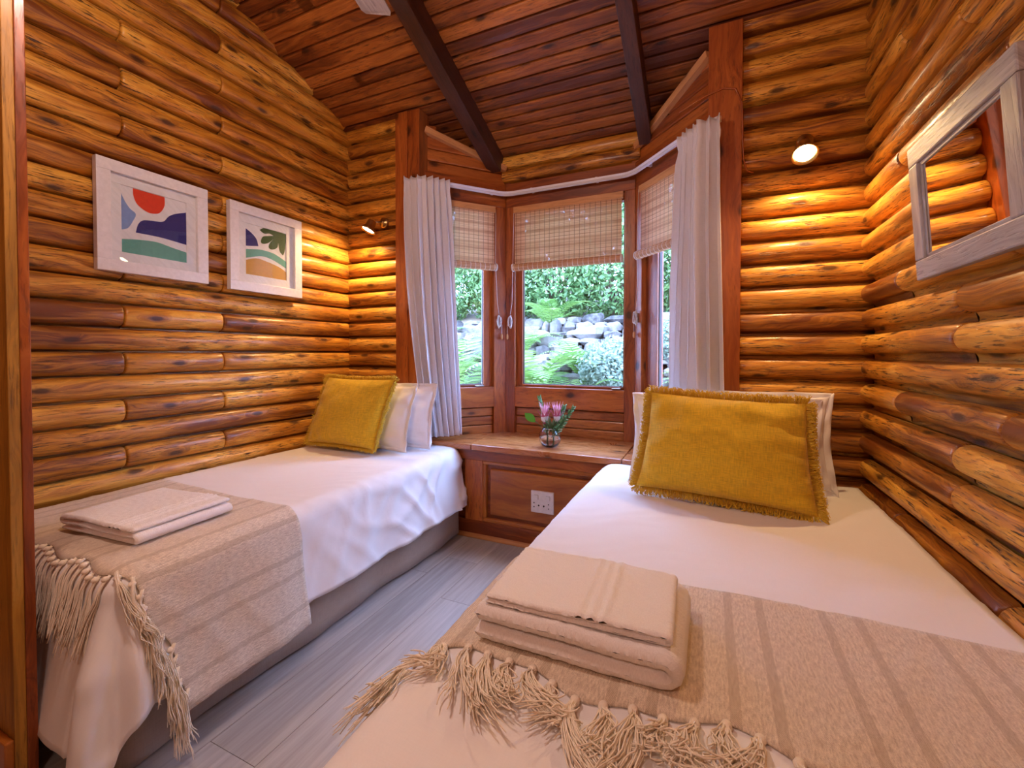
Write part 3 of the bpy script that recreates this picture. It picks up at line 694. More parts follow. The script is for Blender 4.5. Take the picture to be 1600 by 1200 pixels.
# ---------------------------------------------------------------- grey framed mirror hanging tilted on the right wall
mr = empty('wall_mirror', (.58, 1.42, 1.32)); tag(mr, 'rectangular mirror in a grey washed wooden frame on the right log wall', 'mirror')
def MP(y, z, d):   # d towards the room; leans out at the top
    k = (z-1.315)/.40; x = .591-.030*k-d*.68; return Vector((x, y, z))
def mir_box(mb, y0, y1, z0, z1, d0, d1, g, r):
    vs = [MP(y, z, d) for y in (y0, y1) for z in (z0, z1) for d in (d0, d1)]
    gs = [((v.y if g == 'y' else v.z)+r, (v.z if g == 'y' else v.y)+v.x, r) for v in vs]
    mb.add(vs, [(0, 1, 3, 2), (4, 6, 7, 5), (0, 4, 5, 1), (2, 3, 7, 6), (0, 2, 6, 4), (1, 5, 7, 3)], gs)
Y0, Y1, Z0, Z1, fw = 1.190, 1.700, 1.318, 1.712, .058
mb = MB()
mir_box(mb, Y0, Y1, Z1-fw, Z1, 0, .030, 'y', .3); mir_box(mb, Y0, Y1, Z0, Z0+fw, 0, .030, 'y', .6)
mir_box(mb, Y0, Y0+fw, Z0+fw, Z1-fw, 0, .030, 'z', .2); mir_box(mb, Y1-fw, Y1, Z0+fw, Z1-fw, 0, .030, 'z', .8)
mb.build('mirror_frame', M['greywood'], mr, smooth=False, bevel=.004)
mb = MB(); mir_box(mb, Y0+fw-.003, Y1-fw+.003, Z0+fw-.003, Z1-fw+.003, .004, .014, 'y', .5); mb.build('mirror_glass', M['mirror'], mr, smooth=False)
mb = MB(); e_ = .012
for (a, b, c, d, g) in ((Y0+fw, Y1-fw, Z1-fw-e_, Z1-fw, 'y'), (Y0+fw, Y1-fw, Z0+fw, Z0+fw+e_, 'y'), (Y0+fw, Y0+fw+e_, Z0+fw, Z1-fw, 'z'), (Y1-fw-e_, Y1-fw, Z0+fw, Z1-fw, 'z')): mir_box(mb, a, b, c, d, .014, .020, g, .4)
mb.build('inner_lip', M['greywood'], mr, smooth=False, bevel=.002)

# ---------------------------------------------------------------- ceiling fan (only a blade tip is in view)
FANC = Vector((-1.0, .62, 2.47)); fan = empty('ceiling_fan', FANC); tag(fan, 'ceiling fan with grey wooden blades, one tip showing by the rafter', 'ceiling fan')
mb = MB(); mb.tube([FANC+Vector((0, 0, .08)), Vector((FANC.x, FANC.y, ceil_z(FANC.y)-.02))], .013, 12); mb.lathe([(.06, 0), (.055, -.05), (.02, -.07)], (FANC.x, FANC.y, ceil_z(FANC.y)+.0), (0, 0, 1), 20); mb.build('down_rod', M['steel'], fan)
mb = MB(); mb.lathe([(.03, .09), (.09, .07), (.11, .02), (.10, -.03), (.05, -.05)], FANC, (0, 0, 1), 28); mb.build('motor', M['steel'], fan)
mb = MB(); mb.lathe([(.0, -.13), (.05, -.125), (.085, -.10), (.095, -.06), (.05, -.05)], FANC, (0, 0, 1), 24); mb.build('light_bowl', M['frost'], fan)
tipd = Vector((-1.215-FANC.x, 1.385-FANC.y, 0)); tipL = tipd.length; a0 = math.atan2(tipd.y, tipd.x)
for k in range(4):
    a = a0+k*math.pi/2; d = Vector((math.cos(a), math.sin(a), 0)); s_ = Vector((-d.y, d.x, 0)); mb = MB(); vs = []; gs = []
    pr = [(.14, .040), (.22, .050), (.4, .056), (.6, .060), (tipL-.02, .062), (tipL, .052)]
    for (q, hw) in pr:
        for sd in (-1, 1):
            for dz in (-.004, .004): vs.append(FANC+d*q+s_*hw*sd+Vector((0, 0, dz-.02+sd*.010))); gs.append((q+k, sd*hw+dz, .3+.1*k))
    fs = []
    for i in range(len(pr)-1):
        o_ = i*4; fs += [(o_, o_+2, o_+6, o_+4), (o_+1, o_+5, o_+7, o_+3), (o_, o_+4, o_+5, o_+1), (o_+2, o_+3, o_+7, o_+6)]
    fs += [(0, 1, 3, 2), (len(vs)-4, len(vs)-2, len(vs)-1, len(vs)-3)]
    mb.add(vs, fs, gs); mb.build('blade', M['greywood'], fan, smooth=False, bevel=.002)

# ---------------------------------------------------------------- beds
class Drape:
    """cloth over a bed: sheet coordinates (a,b) in metres; side = +1 hangs to +x, -1 to -x"""
    def __init__(s, xe, side, y0, zt, r, seed, flare=.10, crease=0.0, fold=.012, wall=None):
        s.xe, s.side, s.y0, s.zt, s.r, s.seed, s.flare, s.crease, s.fold, s.wall = xe, side, y0, zt, r, seed, flare, crease, fold, wall
    def raw(s, a, b):
        ex = max(0, (a-s.xe)*s.side); ey = max(0, s.y0-b); d = math.hypot(ex, ey); r = s.r
        x, y = (s.xe if ex > 0 else a), (s.y0 if ey > 0 else b); z = s.zt; out = 0
        if d > 0:
            ux, uy = s.side*ex/d, -ey/d; L = r*math.pi/2
            if d < L: out = r*math.sin(d/r); z -= r*(1-math.cos(d/r))
            else:
                k = d-L; out = r+s.flare*k; z -= r+k*.985
                cor = min(ex, ey)/d*1.41
                per = (b if ex > 0 else 0)*1.0+(a if ey > 0 else 0)*s.side+math.atan2(ey, ex)*.35
                am = min(1, k/.16)
                f = math.sin(per*17+s.seed*3+2.2*nz(per*2.1, s.seed))*.6+math.sin(per*31+s.seed)*.25
                out += s.fold*am*(f+.4)+cor*am*.035*(math.sin(math.atan2(ey, ex)*6+.8)+1.15)
            x += ux*out; y += uy*out
        # soft undulation and creases
        top = .006*nz(a*2.1+s.seed, b*2.1)+.0035*nz(a*6, b*4.5, s.seed)
        dx, dy = a*.8+b*.6, -a*.6+b*.8
        cr = abs(nz(dx*2.3+s.seed, dy*11+1.5*nz(a*4, b*4), 5)); top += .003*(1-min(1, cr*5))
        if s.crease and d > 0:
            q = min(1, d/.10)*s.crease*(.35+.65*max(0, min(1, (b-1.25)/.5)))
            c1 = max(0, 1-abs(nz((b*.75-ex)*2.0, (b+ex*.75)*6.5, 9.1))*3.4)**1.5; c2 = max(0, 1-abs(nz(b*4.5-ex*4, ex*2.2+b*1.4, 3.7))*3.6)**1.5
            h = q*(.017*c1+.013*c2)
            x += s.side*h*(ex > 0); z += h*.25
        return Vector((x, y, z+top))
    def pos(s, a, b, lift=0):
        p = s.raw(a, b)
        if lift:
            e = .01; u = s.raw(a+e, b)-s.raw(a-e, b); v = s.raw(a, b+e)-s.raw(a, b-e); n_ = u.cross(v).normalized()
            p = p+n_*lift
        return p
    def sheet(s, mb, a0, a1, b0, b1, step=.018, lift=0, gcf=None, edge=None):
        nu, nv = int((a1-a0)/step)+2, int((b1-b0)/step)+2
        def fn(i, j):
            a = a0+(a1-a0)*i/(nu-1); b = b0+(b1-b0)*j/(nv-1)
            if edge: a, b = edge(a, b)
            return s.pos(a, b, lift), (a, b, 0)
        mb.grid(nu, nv, fn)
DL = Drape(-1.425, 1, .635, .525, .065, 1.3, flare=.16, crease=1.0, fold=.010)
DR = Drape(-.435, -1, .22, .530, .085, 4.1, flare=.10, crease=.3, fold=.010)

def bed(name, x0, x1, y0, y1, label, fl):
    e = empty(name, ((x0+x1)/2, (y0+y1)/2, 0)); tag(e, label, 'bed')
    mb = MB(); mb.abox((x0+.01, y0+.01, .27), (x1-.01, y1-.01, .505), 1); mb.build('mattress', M['sheet'], e, smooth=True, bevel=.035)
    mb = MB(); mb.abox((x0+.02, y0+.02, .05), (x1-.02, y1-.02, .268), 1); mb.build('base', M['skirt'], e, smooth=False, bevel=.01)
    # valance: a skirt with a few soft pleats round the open sides
    mb = MB(); pts = fl; P_ = []
    for a, b in zip(pts[:-1], pts[1:]):
        a, b = Vector((*a, 0)), Vector((*b, 0)); n_ = int((b-a).length/.02); P_ += [a.lerp(b, k/n_) for k in range(n_)]
    P_.append(Vector((*pts[-1], 0))); Ls = [0]
    for a, b in zip(P_[:-1], P_[1:]): Ls.append(Ls[-1]+(b-a).length)
    nv = 9
    def fn(i, j):
        p = P_[i]; t = (P_[min(i+1, len(P_)-1)]-P_[max(i-1, 0)]).normalized(); n_ = Vector((t.y, -t.x, 0)); v = j/(nv-1); s_ = Ls[i]
        wv = .009*math.sin(s_*9+1)+.006*nz(s_*7)+.006*math.sin(s_*23)*.5
        q = p+n_*(wv*v+.012*v); return Vector((q.x, q.y, .40*(1-v)+v*(.012+.008*abs(nz(s_*3.1)))), ), (s_, v*.3, 0)
    mb.grid(len(P_), nv, fn); mb.build('valance', M['skirt'], e, recalc=False, solid=.003)
    return e
bed('single_bed', -2.245, -1.365, .60, 2.235, 'left single bed with a taupe valance along the left log wall', [(-2.235, .605), (-1.385, .605), (-1.375, 2.245)])
bed('single_bed', -.50, .565, .20, 2.235, 'right single bed nearest the camera along the right log wall', [(-.505, 2.245), (-.505, .19), (.565, .19)])
mb = MB(); hemL = lambda a, b: (a, b)
DL.sheet(mb, -2.235, -1.425+.102-.0+.275, .635-.102-.36, 2.245, .0165)
duL = mb.build('duvet', M['sheet'], recalc=False, solid=.004); tag(duL, 'white duvet on the left bed, creased where it hangs over the aisle', 'duvet')
mb = MB(); DR.sheet(mb, -.435-.133-.27, .575, .02, 2.245, .0185)
duR = mb.build('duvet', M['sheet'], recalc=False, solid=.004); tag(duR, 'smooth white duvet on the right bed in the foreground', 'duvet')

# ---------------------------------------------------------------- throws with tassels
def throw(D, a0, a1, b0, b1, label, edge, tpos, curly):
    e = empty('fringed_throw', D.raw((a0+a1)/2, (b0+b1)/2)+Vector((0, 0, .008))); tag(e, label, 'throw')
    mb = MB(); D.sheet(mb, a0, a1, b0, b1, .014, .0065, edge=edge); mb.build('woven_cloth', M['throw'], e, recalc=False, solid=.004)
    rnd = random.Random(curly*10+3)
    for k, (ta, tb, Lt) in enumerate(tpos):
        mb = MB(); A, B = edge(ta, tb) if edge else (ta, tb); hang = (ta-D.xe)*D.side > .02
        ns = 34 if curly else 26
        gx = rnd.uniform(-.25, .25); bun = rnd.uniform(.6, 1.5) if curly else rnd.uniform(-.15, .15)
        for q in range(ns):
            th = rnd.uniform(0, 6.283); rr = rnd.uniform(0, 1)**.5; ca, cb = math.cos(th)*rr, math.sin(th)*rr
            L = Lt*rnd.uniform(.72, 1.12); nseg = 12; pts = []; w1, w2, w3 = rnd.uniform(0, 9), rnd.uniform(0, 9), rnd.uniform(-1, 1)
            for i in range(nseg+1):
                t = i/nseg; sp = .0035+.0045*math.exp(-((t-.05)/.03)**2)-.0015*math.exp(-((t-.13)/.03)**2)+(.034 if curly else .026)*max(0, t-.13)
                if hang and not curly:
                    # falls straight down along the hanging side
                    a = A+L*t*.93; b = B-.012*min(1, t*5)-ca*sp*1.0+.006*math.sin(w1+t*5)*t; lift = .012+cb*sp*.9+.004
                else:
                    if curly:
                        curl = bun*1.5*t; sl = L*t*.80
                        a = A+(math.sin(curl)*sl*gx*2.5)+ca*sp*1.3+.012*nz(w1*.3+t*3.2, k*1.7)*min(1, t*4)+.016*math.sin(t*5.5*abs(bun)+k)*t
                        b = B-sl*math.cos(curl*.45)+.010*nz(w2*.4+t*3.5, k*2.3)*min(1, t*4)+.012*math.cos(t*6.1*abs(bun)+k*1.3)*t
                        lift = .009+abs(cb)*sp*1.2+.011*math.sin(min(1, t*1.4)*math.pi)*(.5+.5*abs(w3))*(1.1 if k % 2 else .7)
                    else:
                        a = A+ca*sp+gx*.08*t*L/Lt+.006*nz(w1, t*4)*t; b = B-L*t; lift = .010+cb*sp*.6
                pts.append(D.pos(a, b, lift))
            mb.tube(pts, [.0013]*(nseg)+[.0008], 4, r=rnd.random())
        # knot
        kp = D.pos(A+(.012 if hang and not curly else 0), B-(.010 if not hang or curly else .006), .012)
        mb.lathe([(.001, -.009), (.006, -.006), (.0085, 0), (.006, .006), (.001, .009)], kp, (.3, 1, .1), 8)
        mb.build('tassel', M['tassel'], e, recalc=False)
    return e
def edL(a, b):
    k = max(0, 1-(b-.60)/.1) if b < .70 else 0
    sidew = max(0, a+1.40)
    return a, b+k*(.010*math.sin(a*31)+.008*nz(a*6, 2))+k*sidew*.30
tl = []; a = -2.19
while a < -1.40: tl.append((a, .598, .165+.03*random.random())); a += .031
a = -1.405
while a < -1.425+.102+.30: tl.append((a, .605, .16+.03*random.random())); a += .033
throw(DL, -2.215, -1.425+.102+.345, .60, 1.115, 'striped taupe throw with cream tassels over the foot of the left bed', edL, tl, 0)
def edR(a, b):
    k = max(0, 1-(b-.70)/.12) if b < .82 else 0
    return a, b+k*(.018*math.sin(a*16+1.0)+.007*math.sin(a*41))
tr = []; a = -.435-.24
while a < .545: tr.append((a, .70, .17+.06*random.random())); a += .044
throw(DR, -.435-.30, .560, .70, 1.125, 'striped taupe throw with tangled cream tassels across the right bed', edR, tr, 1)

# ---------------------------------------------------------------- pillows and cushions
def pillow_pt(u, v, sgn, Wd, H, T, seed, pinch=.07, power=.55, wr=.004, taper=0):
    k = (max(0, 1-u*u)*max(0, 1-v*v))**power
    x = Wd/2*u*(1-pinch*(1-v*v)*abs(u)**2); y = H/2*v*(1-pinch*(1-u*u)*abs(v)**2)
    x *= 1-taper*v
    z = sgn*T/2*k+wr*nz(u*3+seed, v*3, sgn*2)*2*min(1, k*3)
    cor = (abs(u)*abs(v))**3
    z += wr*1.2*nz(u*8+seed, v*8, sgn)*(.4+cor)
    rg = 1-min(1, abs(nz(u*1.4+seed, v*5.5+u*1.2, 4.4))*4); z += sgn*wr*1.5*rg*min(1, k*2.5)*(.35+.65*max(0, .5+.35*u-.4*v))
    e_ = max(abs(u), abs(v)); z += sgn*wr*.8*math.sin((u if abs(v) > abs(u) else v)*15+seed+3*nz(u*2, v*2, seed))*max(0, min(1, (e_-.6)/.3))*min(1, (1-e_)/.06)
    return Vector((x, y, z))
def pillow(name, Wd, H, T, mw, mat, label, cat, seed, flange=0, fringe=0, group=None, **k):
    o_ = empty(name, mw.translation); tag(o_, label, cat, group)
    mb = MB(); n_ = 34
    def fn(sgn):
        def f(i, j):
            u, v = -1+2*i/(n_-1), -1+2*j/(n_-1); u, v = math.sin(u*math.pi/2), math.sin(v*math.pi/2)
            p = pillow_pt(u, v, sgn, Wd, H, T, seed, **k); return mw@p, (p.x, p.y, seed)
        return f
    mb.grid(n_, n_, fn(1)); mb.grid(n_, n_, fn(-1))
    me = mb.build('cover' if fringe else 'pillow_case', mat, o_, recalc=False)
    bm = bmesh.new(); bm.from_mesh(me.data); bmesh.ops.remove_doubles(bm, verts=bm.verts, dist=.0004); bmesh.ops.recalc_face_normals(bm, faces=bm.faces); bm.to_mesh(me.data); bm.free()
    me.data.polygons.foreach_set('use_smooth', [True]*len(me.data.polygons))
    if flange:
        mb = MB(); N_ = 160; ring = []
        for i in range(N_):
            t = i/N_*4; sd = int(t); q = -1+2*(t-sd); q = math.sin(q*math.pi/2)
            u, v = [(q, -1), (1, q), (-q, 1), (-1, -q)][sd]; ring.append((u, v))
        def ff(i, j):
            u, v = ring[i]; p = pillow_pt(u, v, 1, Wd, H, T, seed, **k); d = Vector((u**3, v**3, 0)).normalized()
            q = p+d*(j*flange/3-.006); q.z = .004*nz(i*.21+seed, j*.5)*(j+1); return mw@q, (q.x, q.y, seed)
        mb.grid(N_, 4, ff, closed_u=True); mb.build('flange', mat, o_, recalc=False, solid=.0025)
    if fringe:
        mb = MB(); rnd = random.Random(int(seed*10)); N_ = 520
        for i in range(N_):
            t = i/N_*4; sd = int(t); q = -1+2*(t-sd); u, v = [(q, -1), (1, q), (-q, 1), (-1, -q)][sd]
            p = pillow_pt(u, v, 1, Wd, H, T, seed, **k); p.z = 0
            d0 = [Vector((0, -1, 0)), Vector((1, 0, 0)), Vector((0, 1, 0)), Vector((-1, 0, 0))][sd]
            if abs(q) > .93: d0 = (d0+Vector((u, v, 0))*.9*(abs(q)-.93)/.07).normalized()
            for s_ in range(5):
                d = (d0+Vector((rnd.uniform(-.35, .35), rnd.uniform(-.35, .35), rnd.uniform(-.35, .35)))).normalized(); L = fringe*rnd.uniform(.6, 1.15)
                tz = rnd.uniform(-.004, .008); tn = Vector((-d0.y, d0.x, 0))
                pts = [p-d0*.004+tn*rnd.uniform(-.002, .002), p+d*L*.45+Vector((0, 0, tz)), p+d*L*.85+Vector((0, 0, tz*1.8+rnd.uniform(-.004, .004)))+tn*rnd.uniform(-.006, .006), p+d*L+Vector((0, 0, tz*2.2+rnd.uniform(-.008, .006)))+tn*rnd.uniform(-.01, .01)]
                mb.tube([mw@x for x in pts], [.0017, .0016, .0015, .0009], 4, r=rnd.random())
        fr = mb.build('fringe', M['mustard_fringe'], o_, recalc=False); fr['kind'] = 'stuff'
    return o_
def frame(origin_bl, xdir, ydir, Wd, H):
    """matrix whose local rect (Wd x H) has its bottom-left corner at origin; local z faces out"""
    x = Vector(xdir).normalized(); y = Vector(ydir); y = y.normalized(); z = x.cross(y).normalized()
    c = Vector(origin_bl)+x*Wd/2+y*H/2
    return Matrix(((x.x, y.x, z.x, c.x), (x.y, y.y, z.y, c.y), (x.z, y.z, z.z, c.z), (0, 0, 0, 1)))
# left bed: yellow square cushion then two pillows in a row against the end wall
pillow('white_pillow', .50, .36, .13, frame((-1.985, 2.085, .552), (1, .03, 0), (.0, .22, 1), .50, .36), M['pillow'], 'white frilled pillow at the back of the left bed against the curtain', 'pillow', 3.3, flange=.025)
pillow('white_pillow', .52, .37, .13, frame((-2.08, 1.985, .552), (1, -.02, 0), (.0, .30, 1), .52, .37), M['pillow'], 'white frilled pillow directly behind the left yellow cushion', 'pillow', 5.1, flange=.025)
pillow('mustard_cushion', .52, .405, .15, frame((-2.205, 1.880, .562), (1, -.02, 0), (.17, .26, 1), .52, .405), M['mustard'], 'square mustard yellow cushion with a short fringe on the left bed', 'cushion', 1.7, fringe=.022, pinch=.05, power=.42)
# right bed
pillow('white_pillow', .70, .38, .14, frame((-.245, 2.10, .548), (1, -.02, 0), (.0, .24, 1), .70, .38), M['pillow'], 'white pillow at the back of the right bed against the log wall', 'pillow', 7.7, flange=.03)
pillow('white_pillow', .70, .365, .14, frame((-.305, 1.975, .548), (1, -.02, 0), (.0, .26, 1), .70, .365), M['pillow'], 'white pillow directly behind the right yellow cushion', 'pillow', 9.2, flange=.03)
pillow('mustard_cushion', .575, .385, .225, frame((-.245, 1.795, .565), (1, -.075, -.035), (.03, .26, 1), .575, .385), M['mustard'], 'oblong mustard yellow cushion with a fringe in front of the right bed pillows', 'cushion', 2.9, fringe=.030, pinch=.05, power=.47, wr=.007, taper=.06)

# ---------------------------------------------------------------- folded towels
def towel(name, c, rz, Lx, Ly, layers, th, label, D, band=None, seed=0):
    """folded into layers joined by round folds at alternating ends of local x"""
    zc = c[2]; e = empty(name, c); tag(e, label, 'towel')
    R = Matrix.Translation(Vector(c)) @ Matrix.Rotation(rz, 4, 'Z')
    mb = MB(); g = .0015; path = []      # centre line in (x,z)
    z = th/2
    for l in range(layers):
        xs = (-Lx/2+th, Lx/2-th) if l % 2 == 0 else (Lx/2-th, -Lx/2+th)
        for k in range(66): path.append((xs[0]+(xs[1]-xs[0])*k/65, z))
        if l < layers-1:
            s_ = 1 if l % 2 == 0 else -1; rr = (th+g)/2
            for k in range(1, 6): a = -math.pi/2+math.pi*k/6; path.append((xs[1]+s_*rr*math.cos(a)*1.25, z+rr+rr*math.sin(a)))
        z += th+g
    n_ = len(path); prof = []
    for i in range(n_):
        a, b = path[max(i-1, 0)], path[min(i+1, n_-1)]; t = Vector((b[0]-a[0], b[1]-a[1])).normalized(); prof.append((path[i], (-t.y, t.x)))
    ny = 64
    # cross-section: a flattened loop swept along y; each side of the cloth
    for side in (1, -1):
        def fn(i, j):
            y = -Ly/2+Ly*j/(ny-1); ey = min(1, (Ly/2-abs(y))/(th*.5)); rd = math.sqrt(max(0, 1-(1-ey)**2))
            (x, z_), nn_ = prof[i]; ex = min(1, min(i, n_-1-i)/2.0); rd2 = math.sqrt(max(0, 1-(1-ex)**2))
            h = th/2*(rd*rd2)*side; yy = y
            w_ = .0035*nz(x*7+seed, y*7, z_*30)+.0022*nz(x*95, y*95, side+seed)
            bnd = 0
            if band and side == (1 if (layers-1) % 2 == 0 else -1) and i > n_-66:
                for bb in band:
                    bnd += .0048*math.exp(-((x-bb)/.0055)**2)
            p = Vector((x+nn_[0]*h+.002*nz(y*9, seed), yy+.004*nz(x*5, seed*3, z_*20), z_+nn_[1]*h+w_+bnd)); p = Vector((p.x, p.y, max(.001, p.z)))
            return R@p, (x+z_*3, y, seed)
        mb.grid(n_, ny, fn)
    t = mb.build('towel_cloth', M['towel'], e, recalc=False)
    bm = bmesh.new(); bm.from_mesh(t.data); bmesh.ops.remove_doubles(bm, verts=bm.verts, dist=.0006); bmesh.ops.recalc_face_normals(bm, faces=bm.faces); bm.to_mesh(t.data); bm.free()
    t.data.polygons.foreach_set('use_smooth', [True]*len(t.data.polygons))
    return e
zt = .543
towel('bath_towel', (-.240, .870, zt), .0, .41, .27, 2, .032, 'thick white bath towel folded under a smaller towel on the right bed', DR, seed=1)
towel('hand_towel', (-.232, .862, zt+.067), .03, .355, .225, 2, .010, 'thin white hand towel with raised stripes, on top of the bath towel', DR, band=[.02, .042, .064], seed=2)
towel('bath_towel', (-1.70, .825, .542), .08, .375, .30, 3, .0145, 'white towel folded flat on the throw of the left bed', DL, band=[.07, .09, .11], seed=3)

# ---------------------------------------------------------------- vase with proteas on the window seat
_before = set(COL.objects)
VC = Vector((-.838, 2.385, .557)); va = empty('glass_vase', VC); tag(va, 'small round glass vase of water holding flowers on the window seat', 'vase')
mb = MB(); op = [(.0, .0), (.026, .0), (.036, .008), (.0455, .026), (.0475, .042), (.043, .060), (.033, .074), (.030, .080)]
ip = [(.0285, .080), (.0315, .073), (.041, .059), (.0452, .042), (.0432, .027), (.034, .011), (.024, .006), (0, .006)]
mb.lathe(op+ip, VC, (0, 0, 1), 32); mb.build('bowl', M['glass'], va)
mb = MB(); mb.lathe([(0, .0065), (.024, .0065), (.0335, .0115), (.0428, .0275), (.0448, .040), (0, .040)], VC, (0, 0, 1), 32); mb.build('water', M['water'], va)
M['stem'] = simple('green_stem', (.09, .16, .05), .5); M['leaf'] = simple('bright_leaf', (.10, .42, .03), .45); M['fern'] = simple('sprig_green', (.15, .36, .13), .5)
M['petal'] = simple('pink_petal', (.90, .52, .66), .5); M['petal2'] = simple('deep_pink_petal', (.58, .12, .20), .5); M['core'] = simple('white_flower_core', (.85, .82, .84), .6)
def bract(mb, base, ang, lean, L, Wd, curl, r=.5):
    nu, nv = 9, 5; o = Vector((math.cos(ang), math.sin(ang), 0)); s_ = Vector((-o.y, o.x, 0))
    def fn(i, j):
        t = i/(nu-1); q = -1+2*j/(nv-1); w_ = Wd*math.sin(min(1, .15+t*.95)*math.pi)**.7*(1-.2*t) if t < 1 else .0003
        out = .010*math.sin(t*math.pi*.5)+lean*L*t+curl*t*t
        p = base+o*(out-(q*q)*w_*.35)+Vector((0, 0, L*t))+s_*q*w_; return p, (t*.05, q*.01, r)
    mb.grid(nu, nv, fn)
def protea(base, tilt, h, label, seed):
    e = empty('protea_flower', base); tag(e, label, 'flower'); rnd = random.Random(seed); base = Vector(base)
    top = base+Vector(tilt)
    mb = MB(); mb.tube([base, base.lerp(top, .5)+Vector((.002, 0, 0)), top+Vector((0, 0, .006))], .0028, 7); mb.build('stem', M['stem'], e)
    mb = MB(); mb.lathe([(.002, 0), (.013, .010), (.016, .028), (.010, .045), (0, .052)], top, (0, 0, 1), 16); mb.build('core', M['core'], e)
    mb = MB()
    for k in range(11): bract(mb, top, k*2*math.pi/11+.2, .05, h*rnd.uniform(.9, 1.05),   .0085, .010, rnd.random())
    mb.build('inner_petals', M['petal'], e, recalc=False, solid=.0008)
    mb = MB()
    for k in range(8): bract(mb, top+Vector((0, 0, -.004)), k*2*math.pi/8, .16, h*rnd.uniform(.62, .8), .0085, .012, rnd.random())
    mb.build('outer_petals', M['petal2'], e, recalc=False, solid=.0008)
    return e
protea(VC+Vector((-.006, 0, .010)), (-.017, -.004, .088), .088, 'pink protea bloom on the left side of the vase', 1)
protea(VC+Vector((.006, .004, .010)), (.023, .004, .090), .088, 'pink protea bloom on the right side of the vase', 2)
def leafy(base, d, L, label, kind, seed):
    e = empty('leaf_sprig', base); tag(e, label, 'leaf'); base = Vector(base); d = Vector(d).normalized(); rnd = random.Random(seed)
    pts = [base+d*L*t+Vector((0, 0, .03*math.sin(t*1.57)*L/.15)) for t in [k/8 for k in range(9)]]
    mb = MB(); mb.tube(pts, .0013, 5); mb.build('stem', M['stem'], e)
    mb = MB()
    if kind == 'leaf':
        s_ = d.cross(Vector((0, -1, .3))).normalized(); c = pts[-1]; u = (pts[-1]-pts[-2]).normalized()
        def fn(i, j): t = i/10; q = -1+2*j/4; w_ = .017*math.sin(min(.999, t+.001)*math.pi)**.8; return c+u*t*.062+s_*q*w_+Vector((0, 0, -.004*q*q-.008*t*t)), (t, q, .5)
        mb.grid(11, 5, fn)
    else:
        for i in range(1, 9):
            for q in range(16):
                t = (i+q/16)/9*.98+.02; p = base.lerp(pts[-1], t); th = rnd.uniform(0, 6.28); o = d.orthogonal().normalized(); o = Matrix.Rotation(th, 3, d)@o
                dd = (o+d*.9).normalized(); ln_ = .024*(1.15-t*.65); mb.tube([p, p+dd*ln_*.6, p+dd*ln_+Vector((0, 0, .002))], [.0019, .0018, .0007], 3)
    mb.build('leaves', M['leaf' if kind == 'leaf' else 'fern'], e, recalc=False)
leafy(VC+Vector((0, 0, .03)), (-.66, -.15, .62), .085, 'single bright green leaf leaning left out of the vase', 'leaf', 1)
leafy(VC+Vector((.004, 0, .03)), (.66, -.1, .72), .155, 'feathery green sprig leaning furthest right out of the vase', 'sprig', 2)
leafy(VC+Vector((.004, .004, .03)), (.42, .05, .88), .13, 'shorter feathery green sprig rising just right of the proteas', 'sprig', 3)
leafy(VC+Vector((-.004, .004, .03)), (-.34, .1, .95), .155, 'thin pale sprig rising left of the proteas', 'sprig', 4)
mb = MB()
for k in range(9):
    ang = k*2*math.pi/9; bract(mb, VC+Vector((.004, 0, .062)), ang, .35, .060, .009, .004, .5)
tag(mb.build('foliage_collar', M['stem'], recalc=False, solid=.0008), 'dark green leaves around the base of the proteas in the vase', 'leaves')

# the group was drawn at two thirds of its size: bring it to the real one
_S = Matrix.Translation(VC) @ Matrix.Scale(1.38, 4) @ Matrix.Translation(-VC); _new = [o for o in COL.objects if o not in _before]
for o in _new:
    if o.type == 'EMPTY': o.location = _S @ o.location
for o in _new:
    if o.type == 'MESH':
        o.data.transform(_S)
        if o.parent is not None: o.matrix_parent_inverse = Matrix.Translation(o.parent.location).inverted()

# ---------------------------------------------------------------- the garden outside
def leafmat(name, c1, c2, trans=.35):
    m, nt, p = newmat(name); n = N(nt); a, b, r = n.gc()
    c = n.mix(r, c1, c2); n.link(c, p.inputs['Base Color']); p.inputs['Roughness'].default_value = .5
    tr = n.new('ShaderNodeBsdfTranslucent'); n.link(c, tr.inputs[0]); mx = n.new('ShaderNodeMixShader'); mx.inputs[0].default_value = trans
    n.link(p.outputs[0], mx.inputs[1]); n.link(tr.outputs[0], mx.inputs[2]); n.link(mx.outputs[0], nt.nodes['Material Output'].inputs[0]); return m
M['hedge'] = leafmat('hedge_leaf', (.030, .11, .028), (.25, .40, .14)); M['frond'] = leafmat('fern_frond', (.08, .20, .03), (.27, .40, .10))
M['greyshrub'] = leafmat('silver_shrub', (.20, .29, .21), (.42, .50, .40)); M['bark'] = simple('shrub_bark', (.12, .08, .05), .9)
def stone_mat():
    m, nt, p = newmat('garden_stone'); n = N(nt); a, b, r = n.gc()
    tc = n.new('ShaderNodeTexCoord'); g = n.noise(tc.outputs['Object'], 9, 5, .65); g2 = n.noise(tc.outputs['Object'], 2.3, 3)
    wn = n.new('ShaderNodeTexWhiteNoise', noise_dimensions='1D'); n.link(n.math('FLOOR', n.math('MULTIPLY', r, 997.)), wn.inputs['W'])
    c = n.ramp(n.math('ADD', n.math('MULTIPLY', g, .7), n.math('MULTIPLY', wn.outputs['Value'], .35)), [(.3, (.035, .032, .03)), (.5, (.15, .135, .125)), (.75, (.27, .24, .21))])
    n.link(c, p.inputs['Base Color']); p.inputs['Roughness'].default_value = .9; n.bump(g, p, .8, .02); return m
M['stone'] = stone_mat(); M['soil'] = simple('garden_soil', (.20, .15, .10), .95, bumpscale=14, bumpstr=.8)
